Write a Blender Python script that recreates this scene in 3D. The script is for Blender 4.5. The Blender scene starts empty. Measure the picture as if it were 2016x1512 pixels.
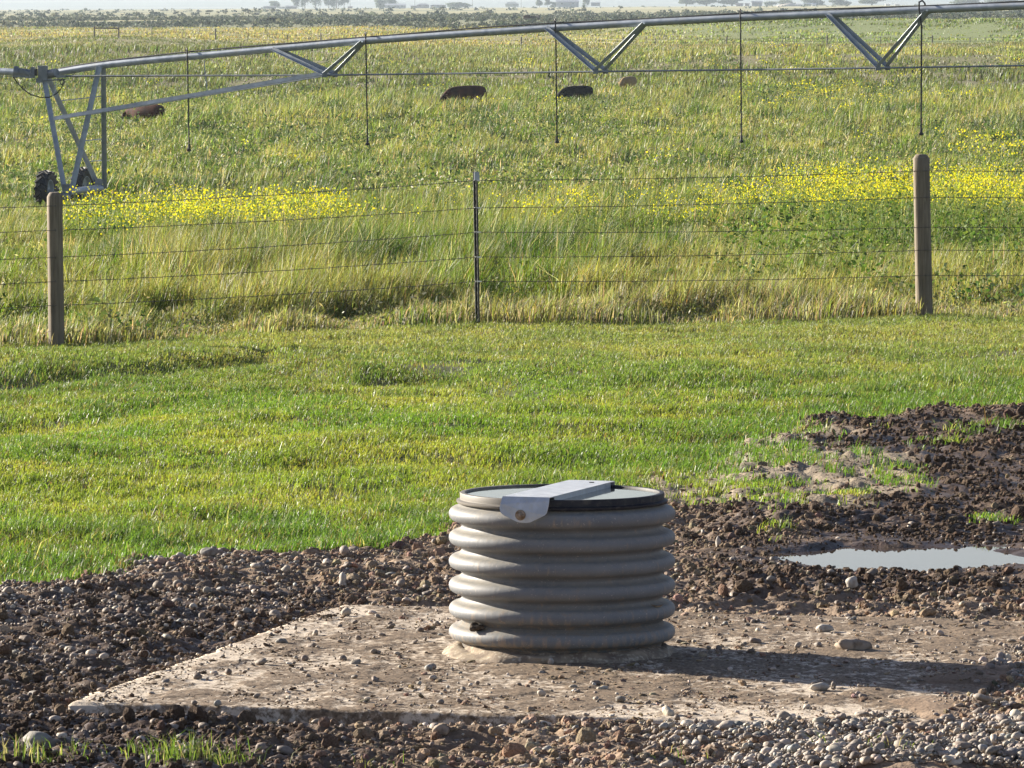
import bpy, bmesh, math
import numpy as np
from mathutils import Vector, Matrix
R = math.radians
sc = bpy.context.scene
col = sc.collection

# ------------------------------------------------------------------ camera
F = 12000.0          # focal length in photo pixels (2016 wide)
CZ = 3.05            # camera height (m)
cam_d = bpy.data.cameras.new("camera")
cam_d.sensor_width = 36.0
cam_d.lens = 36.0 * F / 2016.0
cam_d.clip_start = 0.5
cam_d.clip_end = 40000
cam = bpy.data.objects.new("camera", cam_d)
col.objects.link(cam)
cam.location = (0, 0, CZ)
cam.rotation_euler = (R(90) - math.atan(756.0 / F), 0, 0)
sc.camera = cam

# ------------------------------------------------------------------ light
SUN_AZ = R(57)     # to the left of the view direction
SUN_EL = R(17.5)
sun_vec = Vector((-math.sin(SUN_AZ) * math.cos(SUN_EL), math.cos(SUN_AZ) * math.cos(SUN_EL), math.sin(SUN_EL)))
sd = bpy.data.lights.new("sun", 'SUN')
sd.energy = 5.0
sd.angle = R(0.55)
sd.color = (1.0, 0.92, 0.79)
sun = bpy.data.objects.new("sun", sd)
col.objects.link(sun)
sun.rotation_euler = sun_vec.to_track_quat('Z', 'Y').to_euler()
w = bpy.data.worlds.new("World")
sc.world = w
w.use_nodes = True
wn = w.node_tree
sky = wn.nodes.new('ShaderNodeTexSky')
sky.sky_type = 'NISHITA'
sky.sun_disc = False
sky.sun_elevation = SUN_EL
sky.sun_rotation = -SUN_AZ
sky.air_density = 1.0
sky.dust_density = 0.7
sky.ozone_density = 1.6
tint = wn.nodes.new('ShaderNodeMix'); tint.data_type = 'RGBA'; tint.blend_type = 'MULTIPLY'
tint.inputs[0].default_value = 1; tint.inputs[7].default_value = (1.08, .95, 1.02, 1)
wn.links.new(sky.outputs[0], tint.inputs[6]); wn.links.new(tint.outputs[2], wn.nodes['Background'].inputs[0])
wn.nodes['Background'].inputs[1].default_value = 0.050
sc.view_settings.view_transform = 'Standard'
sc.view_settings.look = 'None'
sc.view_settings.gamma = 1
sc.view_settings.exposure = 1.62
HAZE = 0.000085
rng = np.random.default_rng(7)

# ------------------------------------------------------------------ noise
def _hash(ix, iy, seed):
    h = (ix.astype(np.int64) * 374761393 + iy.astype(np.int64) * 668265263 + seed * 1442695041) & 0x7fffffff
    h = ((h ^ (h >> 13)) * 1274126177) & 0x7fffffff
    h = (h ^ (h >> 16)) & 0xffffff
    return h / float(0xffffff)
def vnoise(x, y, seed=0):
    ix = np.floor(x); iy = np.floor(y)
    fx = x - ix; fy = y - iy
    fx = fx * fx * fx * (fx * (fx * 6 - 15) + 10); fy = fy * fy * fy * (fy * (fy * 6 - 15) + 10)
    a = _hash(ix, iy, seed); b = _hash(ix + 1, iy, seed); c = _hash(ix, iy + 1, seed); d = _hash(ix + 1, iy + 1, seed)
    return a + (b - a) * fx + (c - a) * fy + (a - b - c + d) * fx * fy
def fbm(x, y, sx, sy=None, octv=4, seed=0, gain=.5):
    """0..1-ish noise, mean .5; sx, sy feature sizes in metres"""
    sy = sx if sy is None else sy
    x = np.asarray(x, float); y = np.asarray(y, float)
    t = 0; a = 1; n = 0
    px = x / sx + 31.7 * seed; py = y / sy + 17.3 * seed
    for o in range(octv):
        t = t + a * vnoise(px, py, seed + o * 57); n += a
        a *= gain
        px, py = (px * 1.93 - py * .47) + 5.2, (py * 1.93 + px * .47) + 1.3
    return t / n
def sstep(a, b, x):
    t = np.clip((np.asarray(x, float) - a) / (b - a), 0, 1)
    return t * t * (3 - 2 * t)

# ------------------------------------------------------------------ terrain
_kd = np.array([1, 24, 28, 40, 52, 60, 75, 100, 130, 146, 170, 230, 270, 400, 500, 600, 700, 900, 1200, 1800, 3000, 4500, 6000, 8000, 16000], float)
_kh = np.array([3.05, 3.05, 3.05, 3.05, 3.06, 3.12, 3.3, 3.9, 4.7, 5.15, 5.35, 5.35, 5.2, 4.95, 4.75, 4.6, 4.6, 4.5, 4.3, 4.4, 4.5, 5.4, 9.0, 12., 12.])
_gl = np.linspace(0, np.log(16000), 4000)
_gh = np.interp(_gl, np.log(_kd), _kh)
_k = np.hanning(121); _k /= _k.sum()
_gh = np.convolve(np.pad(_gh, 60, mode='edge'), _k, mode='valid')
def imx(X, D): return 1008 + F * X / D
def imy(D): return F * CZ / D
def base_h(X, D):
    X = np.asarray(X, float); D = np.maximum(np.asarray(D, float), 1.0)
    z = CZ - np.interp(np.log(D), _gl, _gh)
    u = np.clip((imx(X, D) - 1008) / 1008, -2.5, 2.5)
    far = sstep(500, 1600, D)
    z = z + far * 1.2 * u * np.clip(D / 2400, .6, 2) - (sstep(120, 200, D) * (1 - sstep(450, 800, D))) * .25 * np.clip(-u, 0, 1.5)
    # low swells in the sage land beyond the far fence and in the hay field
    z = z + sstep(300, 900, D) * 1.1 * (fbm(X, D, 260, 170, 3, 5) - .5) + sstep(62, 150, D) * .5 * (fbm(X, D, 28, 22, 2, 9) - .5)
    z = z + sstep(300, 460, D) * sstep(1500, 950, D) * 2.0 * (fbm(X, D, 120, 130, 2, 6) - .5)
    z = z + 1.5 * np.exp(-((D - 810 + .25 * X) / 62) ** 2) * sstep(2, 26, X + 12 * (fbm(X, D, 14, 60, 2, 8) - .5)) + .8 * np.exp(-((D - 470) / 40) ** 2) * sstep(0, -14, X) + .9 * np.exp(-((D - 400) / 34) ** 2) * sstep(-6, 18, X)
    g = np.exp(-((X + 42) / 16) ** 2 - ((D - 650) / 70) ** 2)
    z = z + g * (CZ - 3.95 - z)
    # mountains
    hh = fbm(X, D, 900, 500, 3, 77)
    z = z + sstep(7500, 14000, D) * (40 + 45 * hh + 15 * np.clip(-u, 0, 2))
    return z
# masks, measured where things stand
FX = np.array([-40, -4.04, -.33, 4.05, 40.]); FD = np.array([30, 54.0, 58.2, 59.6, 66.])
def fence_d(X): return np.interp(X, FX, FD)
_bx = np.array([-1200, -300, 0, 150, 300, 430, 560, 700, 820, 870, 900, 960, 1240, 1310, 1480, 1640, 1800, 2016, 2600, 3400])
_by = np.array([1290, 1200, 1158, 1132, 1108, 1090, 1098, 1080, 1072, 1066, 1035, 992, 975, 945, 888, 842, 826, 812, 780, 770])
def lawn_mask(X, D):
    xi = imx(X, D); yi = imy(D)
    b = np.interp(xi, _bx, _by)
    n = (fbm(X, D, .5, .9, 4, 21) - .5) * 60
    return sstep(-10, 14, b - yi + n)
def sparse_mask(X, D):
    xi = imx(X, D); yi = imy(D)
    e = np.sqrt(((xi - 1500) / 270) ** 2 + ((yi - 950) / 76) ** 2)
    return sstep(1.2, .8, e + (fbm(X, D, .5, 1.2, 3, 33) - .5) * .8)
# pad
PA = np.array([-1.905, 26.0]); E1 = np.array([.971, -.238]); E2 = np.array([.238, .971])
def pad_st(X, D): return (X - PA[0]) * E1[0] + (D - PA[1]) * E1[1], (X - PA[0]) * E2[0] + (D - PA[1]) * E2[1]
PW, PD_ = 3.75, 4.35
PTOP = .05
PUD = (2.20, 33.2, .74, .80)
def ground_z(X, D, fine=True):
    X = np.asarray(X, float); D = np.asarray(D, float)
    z = base_h(X, D)
    near = sstep(66, 46, D)
    L = lawn_mask(X, D)
    z = z + near * .11 * (fbm(X, D, 1.6, 1.1, 3, 3) - .5) * (.4 + .6 * L) + L * near * (.14 * (fbm(X, D, 4.0, 3.0, 2, 4) - .5) + .15 * (fbm(X * .93 - D * .37, X * .37 + D * .93, 1.3, 8.0, 2, 7) - .5))
    # swale and little bank across the lawn
    xi = imx(X, D); yi = imy(D)
    bank = np.interp(xi, [-600, 0, 300, 520, 700, 900, 1100, 2016], [785, 752, 722, 695, 742, 742, 790, 800])
    z = z - L * .10 * np.exp(-((yi - bank - 10) / 12.) ** 2) * sstep(1300, 900, xi) * (.4 + 1.2 * fbm(X, D, 1.2, 2, 2, 41))
    z = z + L * .05 * np.exp(-((yi - bank + 20) / 26.) ** 2) * sstep(1500, 700, xi)
    z = z + L * .06 * near * np.exp(-((yi - np.interp(xi, [0, 900, 1400, 2016], [870, 860, 800, 780])) / 60.) ** 2) * sstep(200, 1000, xi)
    # bare soil
    bare = near * (1 - L)
    s, t = pad_st(X, D)
    e = np.sqrt(((X - PUD[0]) / PUD[2]) ** 2 + ((D - PUD[1]) / PUD[3]) ** 2)
    calm = 1 - .65 * sstep(2.4, 1.3, e)
    bare = bare * calm
    inpad = sstep(-.10, .02, s) * sstep(PW + .25, PW - .05, s) * sstep(-.10, .02, t) * sstep(PD_ + .12, PD_ - .02, t)
    if fine:
        n1 = fbm(X, D, .22, .2, 4, 11, .55); n2 = fbm(X, D, .55, .5, 3, 12)
        rough = (np.abs(n1 - .5) * 2) ** .8
        z = z + bare * (1 - inpad) * ((n2 - .45) * .085 + (rough - .3) * .06)
        n3 = fbm(X, D, .07, .06, 3, 15, .6)
        z = z + bare * (1 - inpad) * (n3 - .5) * .034
    z = z + bare * .012
    z = z + bare * .05 * sstep(1350, 1500, xi) * sstep(1230, 1180, yi)
    # gravel heaped over the right end and in front at the right
    cov = sstep(3.15, 3.9, s + (fbm(X, D, .5, .5, 2, 51) - .5) * .9)
    z = z + bare * .045 * cov
    z = z + bare * .03 * sstep(900, 1300, xi) * sstep(1400, 1470, yi)
    z = z - bare * .028 * sstep(-.34, -.02, t) * sstep(.02, -.06, t) * sstep(-.2, .1, s) * sstep(2.9, 1.6, s)
    z = np.where(inpad > 0, z * (1 - inpad) + inpad * (-.03 + .10 * cov), z)
    # puddle hollows
    e = e + (fbm(X, D, .30, .42, 4, 61) - .5) * .75
    kp = sstep(1.15, .80, e)
    z = z * (1 - kp * .93) + kp * -.012
    e2 = np.sqrt(((X - 1.17) / .30) ** 2 + ((D - 30.75) / .16) ** 2)
    z = z - sstep(1.5, .6, e2) * (z * .7 + .03)
    return z

# ------------------------------------------------------------------ object helpers
def tag(o, label=None, cat=None, group=None, kind=None):
    if label: o['label'] = label
    if cat: o['category'] = cat
    if group: o['group'] = group
    if kind: o['kind'] = kind
    return o
def empty(name, loc=(0, 0, 0), rz=0):
    o = bpy.data.objects.new(name, None); col.objects.link(o)
    o.location = loc; o.rotation_euler = (0, 0, rz); o.empty_display_size = .2
    return o
def link(name, me, mat=None, parent=None):
    if mat is not None: me.materials.append(mat)
    o = bpy.data.objects.new(name, me); col.objects.link(o)
    if parent is not None: o.parent = parent
    return o
def fast_mesh(name, verts, tris, cols=None, smooth=False, attrs=None):
    verts = np.ascontiguousarray(verts, np.float32).reshape(-1, 3)
    tris = np.ascontiguousarray(tris, np.int32)
    k = tris.shape[1]
    me = bpy.data.meshes.new(name)
    me.vertices.add(len(verts)); me.vertices.foreach_set("co", verts.ravel())
    me.loops.add(tris.size); me.loops.foreach_set("vertex_index", tris.ravel())
    me.polygons.add(len(tris)); me.polygons.foreach_set("loop_start", np.arange(0, tris.size, k, dtype=np.int32))
    me.polygons.foreach_set("use_smooth", np.full(len(tris), smooth, dtype=bool))
    if cols is not None:
        c = np.ones((len(verts), 4), np.float32); c[:, :3] = cols
        a = me.attributes.new("Col", 'FLOAT_COLOR', 'POINT'); a.data.foreach_set("color", c.ravel())
    for nm, v in (attrs or {}).items():
        a = me.attributes.new(nm, 'FLOAT', 'POINT'); a.data.foreach_set("value", np.ascontiguousarray(v, np.float32))
    me.update(calc_edges=True)
    return me
class MB:
    """collects simple shapes into one mesh"""
    def __init__(s): s.v = []; s.f = []
    def add(s, v, f):
        b = len(s.v); s.v += [tuple(p) for p in v]; s.f += [tuple(i + b for i in q) for q in f]; return s
    def box(s, c, size, M=None):
        x, y, z = [k / 2 for k in size]; c = Vector(c)
        P = [Vector(p) for p in ((-x, -y, -z), (x, -y, -z), (x, y, -z), (-x, y, -z), (-x, -y, z), (x, -y, z), (x, y, z), (-x, y, z))]
        if M is not None: P = [M @ p for p in P]
        return s.add([p + c for p in P], [(0, 3, 2, 1), (4, 5, 6, 7), (0, 1, 5, 4), (1, 2, 6, 5), (2, 3, 7, 6), (3, 0, 4, 7)])
    def beam(s, a, b, w_, h_, up=(0, 0, 1)):
        a = Vector(a); b = Vector(b); d = b - a; L = d.length; d.normalize()
        up = Vector(up)
        if abs(d.dot(up)) > .98: up = Vector((0, 1, 0))
        r = d.cross(up).normalized(); u = r.cross(d).normalized()
        P = []
        for q in (a, b):
            for i, j in ((-1, -1), (1, -1), (1, 1), (-1, 1)): P.append(q + r * i * w_ / 2 + u * j * h_ / 2)
        return s.add(P, [(0, 1, 2, 3), (7, 6, 5, 4), (0, 4, 5, 1), (1, 5, 6, 2), (2, 6, 7, 3), (3, 7, 4, 0)])
    def angle(s, a, b, w_, t, side=(0, 0, 1), other=None):
        """steel angle section: two thin plates in an L"""
        a = Vector(a); b = Vector(b); d = (b - a).normalized()
        side = Vector(side); u = (side - d * side.dot(d)).normalized(); r = d.cross(u).normalized()
        if other is not None and r.dot(Vector(other)) < 0: r = -r
        prof = [(0, 0), (w_, 0), (w_, t), (t, t), (t, w_), (0, w_)]
        P = [q + r * x + u * y for q in (a, b) for x, y in prof]
        fs = [tuple(range(6)), tuple(range(11, 5, -1))] + [(i, i + 6, (i + 1) % 6 + 6, (i + 1) % 6) for i in range(6)]
        return s.add(P, fs)
    def tube(s, pts, rad, n=8, caps=True):
        pts = [Vector(p) for p in pts]
        rr = rad if isinstance(rad, (list, tuple, np.ndarray)) else [rad] * len(pts)
        prev = None; base = len(s.v); V = []; Fc = []
        for i, p in enumerate(pts):
            d = (pts[min(i + 1, len(pts) - 1)] - pts[max(i - 1, 0)]).normalized()
            if prev is None:
                a = Vector((0, 0, 1)) if abs(d.z) < .9 else Vector((1, 0, 0))
                u = d.cross(a).normalized()
            else:
                u = (prev - d * prev.dot(d)).normalized()
            prev = u; v = d.cross(u)
            for k in range(n):
                t = 2 * math.pi * k / n
                V.append(p + (u * math.cos(t) + v * math.sin(t)) * rr[i])
        for i in range(len(pts) - 1):
            for k in range(n):
                Fc.append((i * n + k, i * n + (k + 1) % n, (i + 1) * n + (k + 1) % n, (i + 1) * n + k))
        if caps:
            Fc.append(tuple(range(n - 1, -1, -1))); Fc.append(tuple(range((len(pts) - 1) * n, len(pts) * n)))
        return s.add(V, Fc)
    def lathe(s, prof, n=64, c=(0, 0, 0), cap_top=False, cap_bot=False, M=None):
        V = []; Fc = []; c = Vector(c)
        for r, z in prof:
            for k in range(n):
                t = 2 * math.pi * k / n
                p = Vector((r * math.cos(t), r * math.sin(t), z))
                if M is not None: p = M @ p
                V.append(p + c)
        for i in range(len(prof) - 1):
            for k in range(n):
                Fc.append((i * n + k, i * n + (k + 1) % n, (i + 1) * n + (k + 1) % n, (i + 1) * n + k))
        if cap_bot: Fc.append(tuple(range(n - 1, -1, -1)))
        if cap_top: Fc.append(tuple(range((len(prof) - 1) * n, len(prof) * n)))
        return s.add(V, Fc)
    def build(s, name, mat, parent=None, smooth=False, loc=None):
        me = bpy.data.meshes.new(name)
        me.from_pydata(s.v, [], s.f)
        bm = bmesh.new(); bm.from_mesh(me); bmesh.ops.recalc_face_normals(bm, faces=bm.faces); bm.to_mesh(me); bm.free()
        if smooth:
            for p in me.polygons: p.use_smooth = True
            try: me.set_sharp_from_angle(angle=R(50))
            except Exception: pass
        o = link(name, me, mat, parent)
        if loc is not None: o.location = loc
        return o

# ------------------------------------------------------------------ materials
def mat(name):
    m = bpy.data.materials.new(name); m.use_nodes = True
    nt = m.node_tree; b = nt.nodes['Principled BSDF']
    return m, nt, b
def N(nt, t, **k):
    n = nt.nodes.new(t)
    for a, v in k.items():
        if a.startswith('i_'): n.inputs[a[2:].replace('_', ' ')].default_value = v
        else: setattr(n, a, v)
    return n
def noisy(name, c1, c2, scale=8, rough=.6, metal=0, c3=None, s3=30, bump=.0, stretch=(1, 1, 1), detail=6, lo=.35, hi=.65, rough2=None, spec=.5):
    m, nt, b = mat(name)
    L = nt.links.new
    tc = N(nt, 'ShaderNodeTexCoord'); mp = N(nt, 'ShaderNodeMapping'); mp.inputs['Scale'].default_value = stretch
    L(tc.outputs['Object'], mp.inputs[0])
    n = N(nt, 'ShaderNodeTexNoise'); n.inputs['Scale'].default_value = scale; n.inputs['Detail'].default_value = detail
    L(mp.outputs[0], n.inputs['Vector'])
    r = N(nt, 'ShaderNodeMapRange'); r.inputs[1].default_value = lo; r.inputs[2].default_value = hi
    L(n.outputs[0], r.inputs[0])
    mx = N(nt, 'ShaderNodeMix', data_type='RGBA'); mx.inputs[6].default_value = (*c1, 1); mx.inputs[7].default_value = (*c2, 1)
    L(r.outputs[0], mx.inputs[0]); out = mx.outputs[2]
    if c3 is not None:
        n2 = N(nt, 'ShaderNodeTexNoise'); n2.inputs['Scale'].default_value = s3; n2.inputs['Detail'].default_value = 8
        L(mp.outputs[0], n2.inputs['Vector'])
        r2 = N(nt, 'ShaderNodeMapRange'); r2.inputs[1].default_value = .52; r2.inputs[2].default_value = .68
        L(n2.outputs[0], r2.inputs[0])
        m2 = N(nt, 'ShaderNodeMix', data_type='RGBA'); m2.inputs[7].default_value = (*c3, 1)
        L(out, m2.inputs[6]); L(r2.outputs[0], m2.inputs[0]); out = m2.outputs[2]
    L(out, b.inputs['Base Color'])
    b.inputs['Roughness'].default_value = rough; b.inputs['Metallic'].default_value = metal
    b.inputs['Specular IOR Level'].default_value = spec
    if rough2 is not None:
        rr = N(nt, 'ShaderNodeMapRange'); rr.inputs[3].default_value = rough; rr.inputs[4].default_value = rough2
        L(n.outputs[0], rr.inputs[0]); L(rr.outputs[0], b.inputs['Roughness'])
    if bump:
        bp = N(nt, 'ShaderNodeBump'); bp.inputs['Strength'].default_value = bump; bp.inputs['Distance'].default_value = .01
        L(n.outputs[0], bp.inputs['Height']); L(bp.outputs[0], b.inputs['Normal'])
    return m
def leafy(name, trans=.45, rough=.45, spec=.35, gain=1.0):
    m, nt, b = mat(name); L = nt.links.new
    a = N(nt, 'ShaderNodeAttribute', attribute_name='Col')
    b.inputs['Roughness'].default_value = rough; b.inputs['Specular IOR Level'].default_value = spec
    tr = N(nt, 'ShaderNodeBsdfTranslucent'); mx = N(nt, 'ShaderNodeMixShader'); mx.inputs[0].default_value = trans
    g = N(nt, 'ShaderNodeMix', data_type='RGBA', blend_type='MULTIPLY'); g.inputs[0].default_value = 1; g.inputs[7].default_value = (1.25 * gain, 1.25 * gain, .8 * gain, 1)
    L(a.outputs['Color'], b.inputs['Base Color']); L(a.outputs['Color'], g.inputs[6]); L(g.outputs[2], tr.inputs['Color'])
    L(b.outputs[0], mx.inputs[1]); L(tr.outputs[0], mx.inputs[2]); L(mx.outputs[0], nt.nodes['Material Output'].inputs['Surface'])
    return m
def colattr(name, rough=.85, spec=.3, var=.25, vs=60, bump=0, wet=False):
    m, nt, b = mat(name); L = nt.links.new
    a = N(nt, 'ShaderNodeAttribute', attribute_name='Col')
    tc = N(nt, 'ShaderNodeTexCoord')
    n = N(nt, 'ShaderNodeTexNoise'); n.inputs['Scale'].default_value = vs; n.inputs['Detail'].default_value = 8
    L(tc.outputs['Object'], n.inputs['Vector'])
    r = N(nt, 'ShaderNodeMapRange'); r.inputs[1].default_value = .3; r.inputs[2].default_value = .7; r.inputs[3].default_value = 1 - var; r.inputs[4].default_value = 1 + var
    L(n.outputs[0], r.inputs[0])
    g = N(nt, 'ShaderNodeVectorMath', operation='SCALE'); L(a.outputs['Color'], g.inputs[0]); L(r.outputs[0], g.inputs['Scale'])
    L(g.outputs[0], b.inputs['Base Color'])
    b.inputs['Roughness'].default_value = rough; b.inputs['Specular IOR Level'].default_value = spec
    if wet:
        wa = N(nt, 'ShaderNodeAttribute', attribute_name='wet')
        rr = N(nt, 'ShaderNodeMapRange'); rr.inputs[3].default_value = .95; rr.inputs[4].default_value = .38
        L(wa.outputs['Fac'], rr.inputs[0]); L(rr.outputs[0], b.inputs['Roughness'])
    if bump:
        bp = N(nt, 'ShaderNodeBump'); bp.inputs['Strength'].default_value = bump; bp.inputs['Distance'].default_value = .012
        L(n.outputs[0], bp.inputs['Height']); L(bp.outputs[0], b.inputs['Normal'])
    return m
M_ground = colattr('ground_soil', .9, .25, .3, 45, .8, wet=True)
M_stone = colattr('pebble_stone', .7, .4, .18, 90, .2)
M_clod = colattr('soil_clod', .95, .15, .35, 120, .6)
M_grass = leafy('grass_blade', .5, .45, .3)
M_field = leafy('hay_blade', .45, .5, .3)
M_leaf = leafy('weed_leaf', .35, .7, .12)
M_flower = leafy('flower_petal', .35, .6, .1)
M_sage = leafy('sage_leaf', .15, .8, .1)
M_galv = noisy('galvanized_steel', (.30, .34, .38), (.44, .48, .52), 6, .42, .5, c3=(.36, .38, .38), s3=3, rough2=.55)
M_galv_dull = noisy('weathered_galvanized_steel', (.17, .19, .20), (.28, .30, .31), 5, .5, .6, rough2=.6)
M_plate = noisy('bracket_steel', (.44, .46, .48), (.58, .60, .62), 14, .42, .35, c3=(.50, .50, .47), s3=60, rough2=.6)
M_rubber = noisy('tyre_rubber', (.012, .012, .014), (.035, .033, .03), 7, .65)
M_black = noisy('black_hose', (.012, .012, .013), (.03, .03, .03), 20, .5)
M_wire = noisy('rusty_wire', (.09, .08, .065), (.17, .15, .12), 30, .6, .4)
M_tpost = noisy('painted_steel_post', (.022, .028, .026), (.05, .05, .045), 12, .45, .2)
M_clip = noisy('bright_clip', (.6, .6, .58), (.75, .75, .72), 12, .35, .4)
M_rust = noisy('rusty_bolt', (.20, .13, .07), (.36, .30, .24), 60, .6, .5)

# ------------------------------------------------------------------ ground sheet
def rows():
    a = np.concatenate([np.arange(-30, 20, 5.), np.arange(20, 23.4, .4), np.arange(23.4, 36, .017)])
    b = [36.]
    while b[-1] < 15800: b.append(b[-1] * (1.0022 if b[-1] < 66 else (1.006 if b[-1] < 1500 else 1.012)) )
    return np.concatenate([a, b])
D_ = rows()
t_ = np.linspace(-1, 1, 521)
hw = np.maximum(3.1, .115 * np.maximum(D_, 1))
DD, TT = np.meshgrid(D_, t_, indexing='ij')
XX = hw[:, None] * (TT + 7 * np.abs(TT) ** 15 * np.sign(TT) * np.maximum(1, 12 - np.log(hw)[:, None]))
ZZ = np.concatenate([ground_z(XX[i:i + 200], DD[i:i + 200]) for i in range(0, len(D_), 200)])
ZZ[DD > 66] -= 0.0
def mixc(a, b, t): return a * (1 - t[..., None]) + b * t[..., None]
def C(*a): return np.array(a, float)
def ground_colour(X, D):
    xi = imx(X, D); yi = imy(D)
    L = lawn_mask(X, D); S = sparse_mask(X, D)
    n = fbm(X, D, .5, .7, 5, 71, .6); n2 = fbm(X, D, .12, .14, 4, 72, .6)
    dry = C(.285, .205, .140); mid = C(.165, .113, .074); wetc = C(.055, .035, .022)
    wet = sstep(1250, 1500, xi) * sstep(1230, 1170, yi) * sstep(800, 860, yi) * .85
    wet = np.maximum(wet, sstep(1.6, .9, np.sqrt(((X - PUD[0]) / PUD[2]) ** 2 + ((D - PUD[1]) / PUD[3]) ** 2)))
    wet = np.maximum(wet, .95 * sstep(800, 300, xi) * sstep(1390, 1440, yi))
    wet = np.maximum(wet, .78 * sstep(950, 500, xi) * sstep(1130, 1190, yi))
    wet = wet * sstep(.30, .55, n2 * .5 + n * .5 + .08) * (1 - .8 * S)
    c = mixc(mixc(mid, dry, sstep(.4, .65, n)), wetc, np.clip(wet, 0, 1))
    c = mixc(c, C(.29, .235, .165), S * .8)
    g = mixc(C(.060, .075, .020), C(.10, .095, .04), sstep(.4, .65, n))
    c = mixc(c, g, L)
    # hay field and beyond
    f = sstep(0, 1.5, D - fence_d(X))
    c = mixc(c, mixc(C(.055, .062, .024), C(.085, .085, .04), sstep(.35, .65, fbm(X, D, 4, 6, 3, 73))), f)
    far = sstep(230, 420, D)
    m1 = fbm(X, D, 60, 90, 4, 74)
    c = mixc(c, mixc(C(.14, .14, .055), C(.20, .175, .085), sstep(.35, .65, m1)), far)
    u = (xi - 1008) / 1008
    gold = sstep(560, 700, D) * sstep(1000, 900, D)
    c = mixc(c, mixc(C(.25, .22, .075), C(.16, .20, .06), sstep(-.1, .7, u + (m1 - .5))), gold * .9)
    fa = sstep(880, 1000, D)
    bands = fbm(X, D, 420, 260, 4, 75)
    c = mixc(c, mixc(C(.20, .205, .11), C(.34, .31, .16), sstep(.42, .6, bands)), fa)
    mt = sstep(7000, 8500, D)
    c = mixc(c, mixc(C(.20, .20, .16), C(.12, .14, .12), sstep(.4, .6, fbm(X, D, 700, 120, 3, 76))), mt)
    return c, np.clip(wet, 0, 1) * (1 - L)
CC, WW = ground_colour(XX, DD)
nr, ncn = XX.shape
idx = np.arange(nr * ncn).reshape(nr, ncn)
q = np.stack([idx[:-1, :-1], idx[:-1, 1:], idx[1:, 1:], idx[1:, :-1]], -1).reshape(-1, 4)
me = fast_mesh('ground', np.stack([XX, DD, ZZ], -1), q, CC.reshape(-1, 3), True, {'wet': WW.ravel()})
tag(link('ground', me, M_ground), kind='structure')
del CC, WW, XX, DD, ZZ, q

# ------------------------------------------------------------------ scatter builders
def blades(X, Y, Z, h, wd, lean_az, lean, colr):
    n = len(X)
    az = rng.uniform(0, math.pi, n)
    wx = np.cos(az) * wd / 2; wy = np.sin(az) * wd / 2
    lx = np.cos(lean_az) * lean * h; ly = np.sin(lean_az) * lean * h
    V = np.empty((n, 5, 3), np.float32)
    V[:, 0] = np.stack([X - wx, Y - wy, Z - .01], -1)
    V[:, 1] = np.stack([X + wx, Y + wy, Z - .01], -1)
    mz = Z + h * .58
    V[:, 2] = np.stack([X - wx * .8 + lx * .32, Y - wy * .8 + ly * .32, mz], -1)
    V[:, 3] = np.stack([X + wx * .8 + lx * .32, Y + wy * .8 + ly * .32, mz], -1)
    V[:, 4] = np.stack([X + lx, Y + ly, Z + h * np.sqrt(np.clip(1 - lean ** 2 * .55, .15, 1))], -1)
    b = (np.arange(n) * 5)[:, None, None]
    T = (b + np.array([[0, 1, 3], [0, 3, 2], [2, 3, 4]])[None]).reshape(-1, 3)
    return V.reshape(-1, 3), T, np.repeat(colr, 5, axis=0)
def quads(P, size, colr, asp=.5, up=.0):
    """little leaf quads (diamonds) with random orientation"""
    n = len(P)
    a = rng.normal(size=(n, 3)); a[:, 2] += up; a /= np.linalg.norm(a, axis=1)[:, None]
    b = np.cross(a, rng.normal(size=(n, 3))); b /= np.linalg.norm(b, axis=1)[:, None]
    s = np.asarray(size).reshape(-1, 1) * np.ones((n, 1))
    V = np.stack([P - a * s / 2, P + b * s * asp / 2, P + a * s / 2, P - b * s * asp / 2], 1)
    T = (np.arange(n) * 4)[:, None] + np.arange(4)[None]
    return V.reshape(-1, 3), T, np.repeat(colr, 4, axis=0)
def join(parts):
    Vs = []; Ts = []; Cs = []; b = 0
    for V, T, c in parts:
        Vs.append(V); Ts.append(T + b); Cs.append(c); b += len(V)
    return np.concatenate(Vs), np.concatenate(Ts), np.concatenate(Cs)
def wedge(n, d0, d1, k=.100, m=.5, p=0.0):
    """random ground points in the view wedge; p biases the density towards the near end"""
    uu = rng.uniform(0, 1, n)
    if p == 0: D = np.sqrt(d0 ** 2 + uu * (d1 ** 2 - d0 ** 2))
    else:
        e = 2 - p
        D = d0 * (d1 / d0) ** uu if abs(e) < 1e-6 else (d0 ** e + uu * (d1 ** e - d0 ** e)) ** (1 / e)
    X = rng.uniform(-1, 1, n) * (D * k + m)
    return X, D
def pick(palette, wts, n):
    pal = np.array(palette); i = rng.choice(len(pal), n, p=np.array(wts) / sum(wts))
    return pal[i]
def jitter(c, s=.15):
    return np.clip(c * (1 + rng.normal(0, s, (len(c), 1))) * (1 + rng.normal(0, s * .4, c.shape)), .004, .95)

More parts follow.
